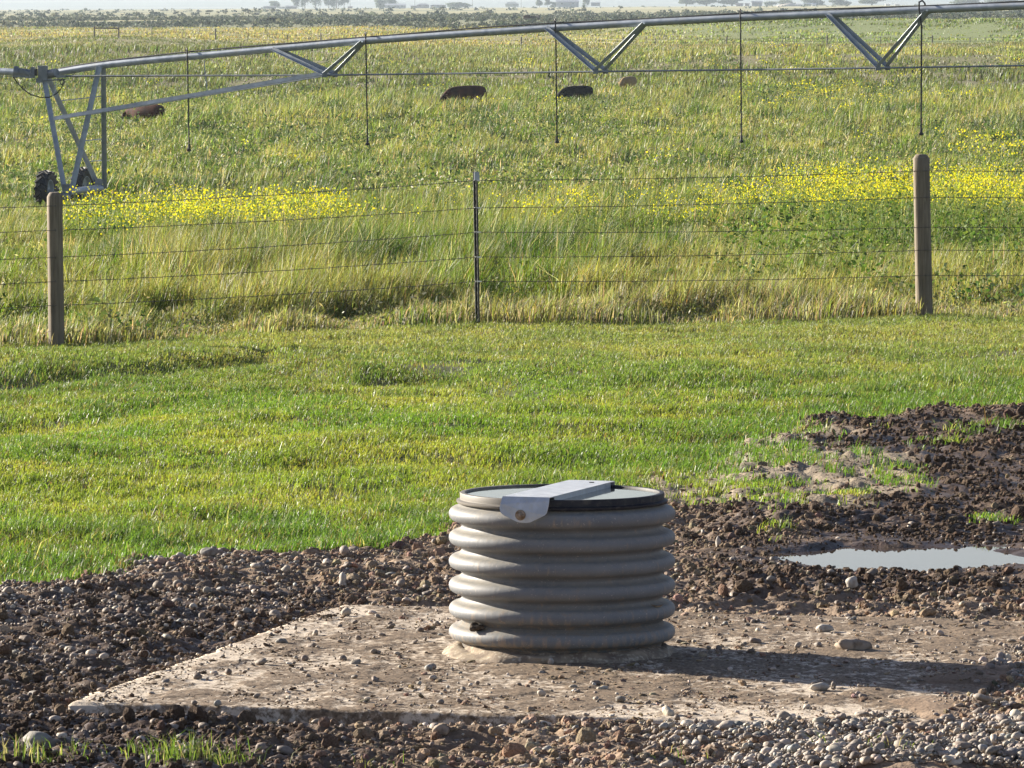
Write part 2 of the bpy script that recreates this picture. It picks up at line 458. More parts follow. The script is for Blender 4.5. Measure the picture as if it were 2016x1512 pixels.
# ---- lawn
X, D = wedge(1500000, 27, 62, .096, .5, 1.1)
Lm = lawn_mask(X, D); Sm = sparse_mask(X, D)
pt = sstep(.45, .62, fbm(X, D, .25, .35, 3, 81)); xi = imx(X, D); yi = imy(D)
bald = sstep(.60, .70, fbm(X, D, .9, 1.6, 4, 82, .55))
bk = np.interp(xi, [-600, 0, 300, 420], [785, 752, 728, 700])
bald = np.maximum(bald * .55, .95 * np.exp(-((yi - bk - 8) / 8.) ** 2) * (xi < 330) * fbm(X, D, .5, 1, 2, 45) * 1.6)
bald = np.maximum(bald, .9 * sstep(1.2, .6, np.sqrt(((xi - 890) / 130) ** 2 + ((yi - 728) / 15) ** 2) + (fbm(X, D, .4, .7, 3, 46) - .5)))
dens = np.maximum(Lm * (1 - .85 * bald), Sm * pt * .38) * (.35 + .65 * sstep(.3, .55, fbm(X, D, .09, .12, 2, 83)))
tf = np.zeros(len(X))
for tx, ty, rx, ry in ((1530, 1068, 45, 9), (1960, 1046, 50, 8), (1850, 900, 60, 10), (1920, 865, 90, 12), (1660, 985, 60, 20)):
    tf = np.maximum(tf, sstep(1.3, .5, np.sqrt(((xi - tx) / rx) ** 2 + ((yi - ty) / ry) ** 2)))
dens = np.maximum(dens, tf * pt * .45)
ok = (rng.uniform(0, 1, len(X)) < dens) & (D < fence_d(X) + .3)
X, D = X[ok], D[ok]; Lm = Lm[ok]; n = len(X)
tall = fbm(X, D, .45, .8, 4, 84, .6); lush = sstep(.5, .68, tall)
edge = sstep(150, 20, np.abs(np.interp(imx(X, D), _bx, _by) - imy(D)))
h = (.026 + .030 * tall + .022 * lush + .035 * edge * rng.uniform(.3, 1, n)) * rng.uniform(.55, 1.3, n)
h = np.where(rng.uniform(0, 1, n) < .003, h * 2.2, h)
pn = fbm(X, D, 1.3, 2.6, 4, 85, .55); pn2 = fbm(X, D, .3, .5, 3, 86)
c = mixc(C(.125, .215, .025), C(.285, .312, .050), sstep(.40, .62, pn * .7 + pn2 * .3 - .05 * lush))
c = mixc(c, C(.085, .160, .026), np.clip(lush * .6 + edge * .5, 0, .8))
c = mixc(c, C(.20, .215, .075), sstep(43, 56, D) * .6)
xi = imx(X, D); yi = imy(D)
c = mixc(c, C(.255, .295, .040), .45 * np.exp(-((yi - 935 + (xi - 500) * .12) / 75) ** 2) * sstep(1500, 1100, xi) * sstep(.25, .5, pn))  # sunlit swath of the undulating lawn, painted in as yellower blades
c = mixc(c, C(.075, .135, .026), .6 * np.exp(-((yi - 765 + (xi - 300) * .06) / 38) ** 2) * sstep(1300, 500, xi) * sstep(.3, .5, pn2 * .5 + pn * .5))  # shade of the lawn slope, painted in as darker green blades
br = rng.uniform(0, 1, n)
c[br < .08] = C(.32, .30, .13)
c[(br > .9) & (pn2 > .55)] = C(.17, .12, .05)
c = jitter(c, .18)
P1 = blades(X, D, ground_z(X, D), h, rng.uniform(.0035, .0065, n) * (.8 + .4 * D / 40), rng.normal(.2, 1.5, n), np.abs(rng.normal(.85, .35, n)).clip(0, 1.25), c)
# foreground tufts
tp = []
for tx, td, nn, hh in ((-1.93, 24.15, 260, .12), (-1.80, 24.2, 160, .09), (-1.30, 24.15, 500, .13), (-1.44, 24.3, 160, .10), (-1.14, 24.12, 240, .11), (-.55, 24.0, 60, .08), (1.5, 23.9, 90, .09), (.62, 24.05, 40, .07), (1.25, 24.1, 30, .1)):
    hh *= .8; nn = int(nn * .32); tp.append((rng.normal(tx, .085, nn), rng.normal(td - .06, .09, nn), hh * rng.uniform(.3, 1.3, nn)))
X = np.concatenate([a[0] for a in tp]); D = np.concatenate([a[1] for a in tp]); h = np.concatenate([a[2] for a in tp]); n = len(X)
c = jitter(pick([(.09, .15, .025), (.15, .20, .045), (.32, .28, .15)], [5, 3, 2], n), .15)
P2 = blades(X, D, ground_z(X, D), h, rng.uniform(.003, .006, n), rng.uniform(0, 6.28, n), np.abs(rng.normal(.5, .3, n)).clip(0, 1.2), c)
V, T, c = join([P1, P2])
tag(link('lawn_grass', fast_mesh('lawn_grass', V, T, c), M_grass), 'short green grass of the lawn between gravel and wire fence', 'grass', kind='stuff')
print('lawn blades', len(P1[0]) // 5)

# ---- hay field
fp = []
def hay(n, d0, d1, hb, wd, p, lowc=0.0):
    X, D = wedge(n, d0, d1, .098, .8, p)
    ok = D > fence_d(X) + rng.uniform(-.3, .9, n)
    cl = fbm(X, D, .5 + d0 * .006, .8 + d0 * .012, 3, 91, .6)
    ok &= rng.uniform(0, 1, n) < (.12 + .45 * sstep(16, 5, D - fence_d(X)) + .88 * sstep(.36, .54, cl))
    X, D, cl = X[ok], D[ok], cl[ok]; n = len(X)
    big = fbm(X, D, 5, 9, 4, 92, .55)
    hh = hb * (.30 + 1.05 * sstep(.3, .7, cl) * rng.uniform(.45, 1.2, n)) * (.75 + .5 * sstep(.35, .65, big))
    hh *= np.clip((D - fence_d(X) + .6) / 9, 0, 1) ** .6 * .8 + .2
    hh *= 1 + .30 * sstep(238, 252, D) * sstep(325, 305, D)
    hh *= 1 - .85 * sstep(118, 130, D) * sstep(160, 150, D) * sstep(320, 230, imx(X, D))
    g1 = C(.120, .170, .026); g2 = C(.235, .240, .066); g3 = C(.036, .075, .016)
    c = mixc(g1, g2, sstep(.42, .62, fbm(X, D, 2.5, 5, 4, 93, .6)))
    c = mixc(c, g3, sstep(.50, .62, fbm(X, D, .6 + D * .003, 1.2 + D * .006, 3, 94)) * (.25 + .55 * sstep(3, 14, D - fence_d(X))))
    c = mixc(c, C(.062, .095, .024), sstep(125, 170, D) * sstep(.50, .60, fbm(X, D, 5 + D * .02, 8 + D * .05, 3, 194)) * .6)
    c = mixc(c, C(.27, .25, .12), sstep(250, 420, D) * .35)
    uu = (imx(X, D) - 1008) / 1008
    c = mixc(c, mixc(C(.30, .25, .085), C(.15, .20, .055), sstep(-.1, .6, uu)), sstep(640, 690, D) * .65)
    ditch = sstep(560, 590, D) * sstep(690, 655, D) * sstep(.36, .52, fbm(X, D, 30, 26, 3, 193))
    c = mixc(c, C(.15, .115, .065), ditch * (.5 + .3 * uu).clip(.25, .8)); hh = hh * (1 - .5 * ditch)
    k = rng.uniform(0, 1, n)
    c[k < .13 - .10 * (d0 > 300)] = C(.38, .35, .20)
    fr = sstep(4, .5, D - fence_d(X)) * (rng.uniform(0, 1, n) < .35)
    c = mixc(c, C(.30, .26, .17), fr)
    bd = fbm(X, D, 55 , 34, 3, 191); c = mixc(c, C(.075, .10, .03), sstep(250, 420, D) * sstep(.52, .60, bd) * .7)
    c = jitter(c, .27)
    fp.append(blades(X, D, ground_z(X, D, False), hh, wd * rng.uniform(.6, 1.5, n), rng.normal(-.1, 1.25, n), np.abs(rng.normal(.42, .30, n)).clip(0, 1.2), c))
hay(480000, 50, 84, .46, .010, 1.0)
hay(400000, 84, 150, .50, .018, 1.0)
hay(420000, 150, 310, .42, .034, 1.2)
hay(280000, 310, 640, .38, .07, 1.4)
hay(130000, 640, 1060, .26, .17, 1.4)
V, T, c = join(fp); del fp
tag(link('hay_grass', fast_mesh('hay_grass', V, T, c), M_field), 'tall uncut pasture grass behind the wire fence', 'grass', kind='stuff')

# ---- seed heads and small leaves that break up the grass
def heads(n, d0, d1, z0, z1, ls, p, cs):
    X, D = wedge(n, d0, d1, .098, .8, p)
    ok = D > fence_d(X) + .6
    cl = fbm(X, D, .5 + d0 * .006, .8 + d0 * .012, 3, 91, .6)
    ok &= rng.uniform(0, 1, n) < .15 + .85 * sstep(.4, .58, cl)
    ok &= ~((D > 128) & (D < 160) & (imx(X, D) < 320))
    X, D = X[ok], D[ok]; n = len(X)
    ramp = np.clip((D - fence_d(X)) / 9, .15, 1) ** .6
    P = np.stack([X, D, ground_z(X, D, False) + rng.uniform(z0, z1, n) * ramp], -1)
    return quads(P, ls * rng.uniform(.4, 1.4, n), jitter(pick(cs, [3, 4, 2, 4], n), .2), .30)
HC = [(.25, .25, .10), (.13, .17, .04), (.38, .35, .20), (.06, .10, .025)]
V, T, c = join([heads(90000, 54, 84, .08, .42, .045, 1, HC), heads(110000, 84, 150, .1, .46, .07, 1, HC), heads(230000, 150, 320, .12, .46, .12, 1.2, HC), heads(90000, 320, 1050, .08, .34, .17, 1.4, [(.16, .16, .06), (.11, .14, .04), (.21, .19, .10), (.06, .085, .025)])])
tag(link('seed_heads', fast_mesh('seed_heads', V, T, c), M_field), 'pale seed heads and small leaves among the pasture grass', 'grass', kind='stuff')

# ---- leafy weeds in the field
def weeds(n, d0, d1, r, hh, nl, ls, p, dfun=None, cs=((.05, .095, .025), (.09, .13, .05), (.12, .15, .06))):
    X, D = wedge(n, d0, d1, .098, .8, p)
    ok = D > fence_d(X) + .5
    if dfun is not None: ok &= rng.uniform(0, 1, n) < dfun(X, D)
    X, D = X[ok], D[ok]; n = len(X)
    sc_ = rng.uniform(.6, 1.5, n)
    Z = ground_z(X, D, False)
    cc = pick(cs, [1] * len(cs), n)
    P = np.repeat(np.stack([X, D, Z], -1), nl, axis=0)
    s2 = np.repeat(sc_, nl)
    o = rng.normal(size=(len(P), 3)); o /= np.linalg.norm(o, axis=1)[:, None]; o *= rng.uniform(.3, 1, (len(P), 1)) ** .5
    P = P + np.stack([o[:, 0] * r * s2, o[:, 1] * r * s2, (np.abs(o[:, 2])) * hh * s2], -1)
    return quads(P, ls * s2 * rng.uniform(.6, 1.4, len(P)), jitter(np.repeat(cc, nl, axis=0), .2), .55)
patch = lambda X, D: sstep(.52, .66, fbm(X, D, 3, 7, 3, 96))
wp = [weeds(2600, 54, 84, .16, .30, 26, .05, 1, patch), weeds(2600, 84, 160, .25, .36, 22, .09, 1, patch),
      weeds(9000, 160, 420, .35, .62, 16, .10, 1.2, lambda X, D: sstep(.52, .64, fbm(X, D, 9, 20, 3, 97)))]
# grey weeds at the fence foot
wp.append(weeds(5200, 64, 90, .16, .66, 34, .05, 1, lambda X, D: .75 * sstep(1330, 1650, imx(X, D)) * sstep(.44, .60, fbm(X, D, .9, 1.8, 4, 197)), ((.055, .105, .022), (.10, .16, .035), (.16, .21, .06))))
wp.append(weeds(500, 54, 63, .2, .22, 30, .035, 1, lambda X, D: sstep(3, .3, D - fence_d(X)), ((.11, .12, .07), (.17, .165, .11), (.07, .09, .04))))
V, T, c = join(wp)
tag(link('field_weeds', fast_mesh('field_weeds', V, T, c), M_leaf), 'dark green leafy weeds scattered through the pasture', 'weeds', kind='stuff')

# ---- yellow mustard
def must_d(X, D):
    xi = imx(X, D)
    n = fbm(X, D, 1.6, 3, 3, 98)
    rt = sstep(1450, 1620, xi)
    right = sstep(1000, 1180, xi) * sstep(72, 76, D) * sstep(112, 104, D) * sstep(.58 - .26 * rt, .68 - .22 * rt, n)
    left = sstep(80, 190, xi) * sstep(780, 660, xi) * sstep(76, 80, D) * sstep(95, 88, D) * sstep(.34, .48, n)
    mid = .12 * sstep(680, 760, xi) * sstep(1100, 1000, xi) * sstep(76, 80, D) * sstep(100, 92, D) * sstep(.55, .68, n)
    return np.clip(right + left + mid, 0, 1) * sstep(.40, .56, fbm(X, D, .7, 1.3, 3, 198))
def must_far(X, D):
    xi = imx(X, D); n = fbm(X, D, 6, 14, 3, 99)
    a = .4 * sstep(1380, 1560, xi) * sstep(250, 290, D) * sstep(420, 380, D) * sstep(.42, .56, n)
    b = np.exp(-((xi - 1960) / 60) ** 2) * sstep(185, 195, D) * sstep(225, 212, D)
    return np.clip(a + b + .012, 0, 1)
gp = []; yp = []
def mustard(n, d0, d1, k, dfun, hh, nl, nf, ls, fs):
    X, D = wedge(n, d0, d1, .098, .8, 1)
    ok = rng.uniform(0, 1, n) < dfun(X, D); X, D = X[ok], D[ok]; n = len(X)
    Z = ground_z(X, D, False); H = hh * rng.uniform(.75, 1.2, n) * (1 + .35 * sstep(1400, 1600, imx(X, D)) * (d0 < 100))
    B = np.stack([X, D, Z], -1)
    P = np.repeat(B, nl, axis=0); Hn = np.repeat(H, nl); t = rng.uniform(.08, .82, len(P))
    P = P + np.stack([rng.normal(0, .10 * k, len(P)), rng.normal(0, .10 * k, len(P)), t * Hn], -1)
    gp.append(quads(P, ls * rng.uniform(.5, 1.4, len(P)) * (1.25 - t), jitter(pick([(.05, .10, .022), (.09, .145, .035), (.14, .19, .05)], [3, 3, 2], len(P)), .2), .5))
    bl = (rng.uniform(0, 1, n) < .8) & ((D > 84) | (imx(X, D) < 900))
    P = np.repeat(B[bl], nf, axis=0); Hn = np.repeat(H[bl], nf)
    P = P + np.stack([rng.normal(0, .14 * k, len(P)), rng.normal(0, .14 * k, len(P)), Hn * (1.08 - np.abs(rng.normal(0, .25, len(P))))], -1)
    yp.append(quads(P, fs * rng.uniform(.6, 1.3, len(P)), jitter(pick([(.76, .66, .02), (.66, .62, .03), (.42, .48, .05)], [5, 4, 4], len(P)), .1), .9))
    for q_ in range(3):
        st = blades(X + rng.normal(0, .05 * k, n), D, Z, H * rng.uniform(.85, 1, n), np.full(n, .008 * k), rng.uniform(0, 6.28, n), np.full(n, .2), jitter(np.tile(C(.16, .21, .06), (n, 1)), .15))
        sp_.append(st)
sp_ = []
mustard(12000, 64, 114, 1.0, must_d, .76, 30, 24, .075, .030)
mustard(5200, 180, 430, 1.8, must_far, .62, 12, 16, .16, .075)
V, T, c = join(gp)
tag(link('mustard_leaves', fast_mesh('mustard_leaves', V, T, c), M_leaf), 'green leaves below the yellow mustard flowers', 'wildflowers', kind='stuff')
V, T, c = join(sp_)
tag(link('mustard_stems', fast_mesh('mustard_stems', V, T, c), M_leaf), 'thin stems of the yellow mustard in the pasture', 'wildflowers', kind='stuff')
V, T, c = join(yp)
tag(link('mustard_flowers', fast_mesh('mustard_flowers', V, T, c), M_flower), 'yellow mustard flowers in bands across the pasture', 'wildflowers', kind='stuff')

# ---- sagebrush
def sage(n, d0, d1, r, hh, nl, ls, p, dfun):
    X, D = wedge(n, d0, d1, .10, 2, p)
    ok = rng.uniform(0, 1, n) < dfun(X, D); X, D = X[ok], D[ok]; n = len(X)
    s1 = rng.uniform(.5, 1.4, n); Z = ground_z(X, D, False)
    P = np.repeat(np.stack([X, D, Z], -1), nl, axis=0); s2 = np.repeat(s1, nl)
    o = rng.normal(size=(len(P), 3)); o /= np.linalg.norm(o, axis=1)[:, None]; o *= rng.uniform(.6, 1, (len(P), 1))
    P = P + np.stack([o[:, 0] * r * s2, o[:, 1] * r * s2, np.abs(o[:, 2]) * hh * s2], -1)
    cc = pick([(.06, .078, .065), (.11, .13, .105), (.21, .22, .17)], [3, 3, 2], n)
    return quads(P, ls * s2 * rng.uniform(.6, 1.4, len(P)), jitter(np.repeat(cc, nl, axis=0), .15), .7)
def sg(X, D):
    u = (imx(X, D) - 1008) / 1008
    n1 = .5 * fbm(X, D, 60, 90, 4, 101, .6) + .5 * fbm(X, D, 320, 75, 3, 107)
    a = sstep(965, 1010, D + 100 * u + (fbm(X, D, 60, 60, 2, 108) - .5) * 90) * sstep(2500, 1700, D) * sstep(.50, .58, n1 + .07 * np.clip(u, 0, 1)) * (.35 + .65 * sstep(1800, 1300, D))
    b = .10 * sstep(1700, 2000, D) * sstep(.52, .60, fbm(X, D, 400, 150, 3, 102))
    c_ = 0
    return np.clip(a + b + c_, 0, 1)
sp = [sage(26000, 850, 1700, .62, .75, 18, .42, 1, sg), sage(9000, 1700, 4300, 1.3, 1.0, 12, .95, 1, sg)]
V, T, c = join(sp)
tag(link('sagebrush', fast_mesh('sagebrush', V, T, c), M_sage), 'grey green sagebrush covering the plain beyond the far fence', 'sagebrush', kind='stuff')

# ------------------------------------------------------------------ stones and clods
def ico(sub, nvar, amp, seed):
    out = []
    for k in range(nvar):
        bm = bmesh.new(); bmesh.ops.create_icosphere(bm, subdivisions=sub, radius=1)
        V = np.array([v.co[:] for v in bm.verts]); T = np.array([[v.index for v in f.verts] for f in bm.faces]); bm.free()
        r = np.random.default_rng(seed + k); dsp = np.ones(len(V))
        for _ in range(6 if sub > 1 else 3):
            d = r.normal(size=3); d /= np.linalg.norm(d); f = r.uniform(1, 3.8)
            dsp += amp * np.sin(V @ d * f + r.uniform(0, 6)) / 2
        out.append((V * dsp[:, None], T))
    return out
def scatter(X, Y, Z, size, temps, colr, flat=(.45, .85), sink=.25):
    n = len(X); which = rng.integers(0, len(temps), n); parts = []
    for k, (TV, TF) in enumerate(temps):
        m = which == k; nn = m.sum()
        if not nn: continue
        s = size[m][:, None] * np.stack([np.ones(nn), rng.uniform(.6, .95, nn), rng.uniform(*flat, nn)], -1) / 2
        a = rng.uniform(0, 6.28, nn); tx = rng.normal(0, .3, nn)
        L_ = TV[None] * s[:, None, :]
        y = L_[..., 1] * np.cos(tx)[:, None] - L_[..., 2] * np.sin(tx)[:, None]; z = L_[..., 1] * np.sin(tx)[:, None] + L_[..., 2] * np.cos(tx)[:, None]
        x = L_[..., 0] * np.cos(a)[:, None] - y * np.sin(a)[:, None]; y = L_[..., 0] * np.sin(a)[:, None] + y * np.cos(a)[:, None]
        zc = Z[m] + s[:, 2] * (1 - 2 * sink)
        P = np.stack([x + X[m][:, None], y + Y[m][:, None], z + zc[:, None]], -1)
        F_ = (TF[None] + (np.arange(nn) * len(TV))[:, None, None]).reshape(-1, 3)
        parts.append((P.reshape(-1, 3).astype(np.float32), F_, np.repeat(colr[m], len(TV), axis=0)))
    return join(parts)
def surf_z(X, D):
    """top of whatever lies there: soil or pad"""
    s, t = pad_st(X, D)
    z = ground_z(X, D)
    onp = (s > 0) & (s < PW) & (t > 0) & (t < PD_)
    return np.where(onp, np.maximum(z, PTOP), z), onp
smallT = ico(1, 6, .42, 5); midT = ico(2, 10, .34, 50); clodT = ico(2, 8, .5, 90); clodS = ico(1, 5, .5, 120)
STC = [(.39, .335, .27), (.29, .245, .20), (.21, .17, .14), (.45, .39, .31), (.31, .25, .205), (.27, .26, .24)]
def stone_density(X, D):
    xi = imx(X, D); yi = imy(D); L = lawn_mask(X, D); b = np.interp(xi, _bx, _by)
    s, t = pad_st(X, D)
    onp = (s > 0) & (s < PW) & (t > 0) & (t < PD_)
    d = .22 + .5 * sstep(.45, .6, fbm(X, D, .5, .5, 3, 111))
    d = d + 1.2 * np.exp(-((yi - b - 22) / 16) ** 2) * sstep(700, 500, xi) + .3 * sstep(900, 0, xi) * (yi < 1400)
    hn = (fbm(X, D, .45, .45, 3, 112) - .5)
    heap = sstep(1200, 1700, xi + hn * 700) * sstep(1415, 1500, yi + hn * 160) + .38 * sstep(1800, 2200, xi + hn * 600) * sstep(1180, 1330, yi)
    heap = np.clip(heap, 0, 1)
    d = d + 3.6 * np.clip(heap, 0, 1)
    d = d * (1 - .75 * sstep(1300, 1400, xi) * sstep(1230, 1150, yi))
    d = np.where(onp & (heap < .3), .10, d)
    e = np.sqrt(((X - PUD[0]) / PUD[2]) ** 2 + ((D - PUD[1]) / PUD[3]) ** 2)
    d = d * sstep(.8, 1.2, e)
    tank = np.hypot(X - .231, D - 28) > .62
    return d * (1 - L) * tank, heap
n = 330000
X = rng.uniform(-3.1, 3.2, n); D = rng.uniform(23.5, 35, n)
sdn, heap = stone_density(X, D)
ok = rng.uniform(0, 5.0, n) < sdn; X, D, heap = X[ok], D[ok], heap[ok]; n = len(X)
size = np.exp(rng.normal(math.log(.0125), .54, n)).clip(.007, .055)
size = np.where((heap > .4), size * 1.22, size)
Z, onp = surf_z(X, D)
Z = Z + (heap > .4) * rng.uniform(0, .025, n)
c = pick(STC, [4, 4, 3, 2, 2, 3], n); c = np.clip(c * (1 + rng.normal(0, .22, (n, 1))) * (1 + rng.normal(0, .015, c.shape)), .02, .8)
dirty = rng.uniform(0, 1, n) < .22 + .45 * (1 - heap)
c[dirty] = c[dirty] * .35 + C(.15, .11, .08) * .65
big = size > .02
V, T, c1 = join([scatter(X[big], D[big], Z[big], size[big], midT, c[big]), scatter(X[~big], D[~big], Z[~big], size[~big], smallT, c[~big])])
tag(link('gravel', fast_mesh('gravel', V, T, c1, True), M_stone), 'rounded river gravel lying around the concrete pad', 'gravel', kind='stuff')
print('stones', n)
n = 560000
X = rng.uniform(-3.3, 4.4, n); D = rng.uniform(23.5, 47, n)
L = lawn_mask(X, D); s, t = pad_st(X, D); onp = (s > 0) & (s < PW) & (t > 0) & (t < PD_)
e = np.sqrt(((X - PUD[0]) / PUD[2]) ** 2 + ((D - PUD[1]) / PUD[3]) ** 2)
xi = imx(X, D); yi = imy(D)
dn = (1 - L) * (1 - .8 * sparse_mask(X, D)) * (.3 + .7 * sstep(.4, .6, fbm(X, D, .35, .35, 3, 121))) * sstep(.75, 1.1, e)
dn = dn * (1 - .7 * sstep(1250, 1500, xi) * sstep(1410, 1460, yi)) + .10 * (e < 1) * sstep(.52, .6, fbm(X, D, .12, .3, 2, 124))
dn = np.where(onp, .55 * sstep(.46, .62, fbm(X, D, .16, .34, 3, 122)) + .9 * sstep(.34, .0, s) * sstep(.47, .60, fbm(X, D, .3, .5, 3, 123)), dn) * (np.hypot(X - .231, D - 28) > .58)
ok = rng.uniform(0, 1, n) < dn * .55; X, D, onp = X[ok], D[ok], onp[ok]; n = len(X)
size = np.exp(rng.normal(math.log(.014), .52, n)).clip(.005, .07) * (1 - .4 * sstep(1.6, 1.1, e[ok])) * np.where(onp, .48, 1)
Z, _ = surf_z(X, D)
wt = ground_colour(X, D)[1]
c = mixc(jitter(pick([(.26, .185, .122), (.175, .122, .082), (.32, .24, .165)], [3, 3, 2], n), .15), C(.062, .040, .026), np.clip(wt * 1.05, 0, 1))
big = size > .018
V, T, c1 = join([scatter(X[big & ~onp], D[big & ~onp], Z[big & ~onp], size[big & ~onp], clodT, c[big & ~onp], (.5, 1), .4), scatter(X[big & onp], D[big & onp], Z[big & onp], size[big & onp] * 1.3, clodT, c[big & onp], (.22, .5), .3), scatter(X[~big & ~onp], D[~big & ~onp], Z[~big & ~onp], size[~big & ~onp], clodS, c[~big & ~onp], (.5, 1), .35), scatter(X[~big & onp], D[~big & onp], Z[~big & onp], size[~big & onp] * 1.25, clodS, c[~big & onp], (.2, .55), .3)])
tag(link('soil_clods', fast_mesh('soil_clods', V, T, c1, False), M_clod), 'crumbly brown clods of soil around the pad and puddle', 'soil', kind='stuff')
print('clods', n)

#PART2
def W(px, py, d):
    """world point seen at photo pixel (px, py) at distance d; used to take measurements off the photo"""
    return Vector(((px - 1008) / F * d, d, CZ - py / F * d))
def gz(x, y): return float(ground_z(np.array([x]), np.array([y]))[0])

# ------------------------------------------------------------------ concrete pad
def pad_material():
    m, nt, b = mat('muddy_concrete'); L = nt.links.new
    tc = N(nt, 'ShaderNodeTexCoord'); mp = N(nt, 'ShaderNodeMapping'); mp.inputs['Scale'].default_value = (1, .62, 1)
    L(tc.outputs['Object'], mp.inputs[0])
    n1 = N(nt, 'ShaderNodeTexNoise'); n1.inputs['Scale'].default_value = 1.6; n1.inputs['Detail'].default_value = 9; n1.inputs['Roughness'].default_value = .68
    n2 = N(nt, 'ShaderNodeTexNoise'); n2.inputs['Scale'].default_value = 26; n2.inputs['Detail'].default_value = 8; n2.inputs['Roughness'].default_value = .7
    L(mp.outputs[0], n1.inputs['Vector']); L(mp.outputs[0], n2.inputs['Vector'])
    ad = N(nt, 'ShaderNodeMath', operation='MULTIPLY_ADD'); ad.inputs[1].default_value = .55
    L(n2.outputs[0], ad.inputs[0])
    s1 = N(nt, 'ShaderNodeMath', operation='MULTIPLY'); s1.inputs[1].default_value = .45; L(n1.outputs[0], s1.inputs[0]); L(s1.outputs[0], ad.inputs[2])
    at = N(nt, 'ShaderNodeAttribute', attribute_name='clean')
    ad2 = N(nt, 'ShaderNodeMath', operation='MULTIPLY_ADD'); ad2.inputs[1].default_value = .16; L(at.outputs['Fac'], ad2.inputs[0]); L(ad.outputs[0], ad2.inputs[2])
    r = N(nt, 'ShaderNodeMapRange'); r.inputs[1].default_value = .485; r.inputs[2].default_value = .56; L(ad2.outputs[0], r.inputs[0])
    mx = N(nt, 'ShaderNodeMix', data_type='RGBA'); mx.inputs[7].default_value = (.56, .47, .365, 1)
    n3 = N(nt, 'ShaderNodeTexNoise'); n3.inputs['Scale'].default_value = 60; n3.inputs['Detail'].default_value = 6; L(mp.outputs[0], n3.inputs['Vector'])
    md = N(nt, 'ShaderNodeMix', data_type='RGBA'); md.inputs[6].default_value = (.10, .070, .045, 1); md.inputs[7].default_value = (.235, .170, .112, 1)
    r3 = N(nt, 'ShaderNodeMapRange'); r3.inputs[1].default_value = .35; r3.inputs[2].default_value = .62; L(n3.outputs[0], r3.inputs[0]); L(r3.outputs[0], md.inputs[0])
    L(md.outputs[2], mx.inputs[6]); L(r.outputs[0], mx.inputs[0]); L(mx.outputs[2], b.inputs['Base Color'])
    b.inputs['Roughness'].default_value = .9; b.inputs['Specular IOR Level'].default_value = .25
    bp = N(nt, 'ShaderNodeBump'); bp.inputs['Strength'].default_value = 1; bp.inputs['Distance'].default_value = .012
    iv = N(nt, 'ShaderNodeMath', operation='MULTIPLY'); iv.inputs[1].default_value = -1; L(ad2.outputs[0], iv.inputs[0])
    L(iv.outputs[0], bp.inputs['Height']); L(bp.outputs[0], b.inputs['Normal'])
    return m
ns, nt_ = 260, 300
S_, T_ = np.meshgrid(np.linspace(0, PW, ns), np.linspace(0, PD_, nt_), indexing='ij')
es = (fbm(T_, S_ * 0, .3, .5, 5, 131) - .5) * .16 * sstep(.25, 0, S_); et = (fbm(S_, T_ * 0 + 5, .4, .4, 4, 132) - .5) * .05 * sstep(.25, 0, T_)
Sx, Tx = S_ + es, T_ + et
Xp = PA[0] + Sx * E1[0] + Tx * E2[0]; Yp = PA[1] + Sx * E1[1] + Tx * E2[1]
mud = fbm(Sx, Tx, .22, .38, 5, 133, .6)
edge_ = np.minimum(np.minimum(Sx, Tx), .3)
Zp = PTOP - .004 + .006 * sstep(.45, .62, mud) * sstep(0, .2, edge_) + .009 * (fbm(Sx, Tx, .035, .05, 4, 134, .65) - .5) - .016 * sstep(.02, 0, edge_)
clean = sstep(.5, 0, Sx) * .65 - .07 + sstep(.3, 0, Tx) * .25 - .38 * sstep(.48, .60, mud) + .5 * sstep(2.1, 2.9, Sx) * sstep(1.3, .2, Tx)
top = np.stack([Xp, Yp, Zp], -1).reshape(-1, 3)
ii = np.arange(ns * nt_).reshape(ns, nt_)
tq = np.stack([ii[:-1, :-1], ii[1:, :-1], ii[1:, 1:], ii[:-1, 1:]], -1).reshape(-1, 4)
rim = np.concatenate([ii[:, 0], ii[-1, 1:], ii[-2::-1, -1], ii[0, -2:0:-1]])
bot = top[rim].copy(); bot[:, 2] = -.12
nb = len(rim); b0 = len(top); r2 = np.roll(np.arange(nb), -1)
sq = np.stack([rim, b0 + np.arange(nb), b0 + r2, rim[r2]], -1)
me = fast_mesh('concrete_pad', np.concatenate([top, bot]), np.concatenate([tq, sq]), None, True, {'clean': np.concatenate([clean.ravel(), np.full(nb, .15)])})
pad = link('concrete_pad', me, pad_material())
tag(pad, 'low square concrete slab smeared with mud under the ribbed tank', 'concrete pad')

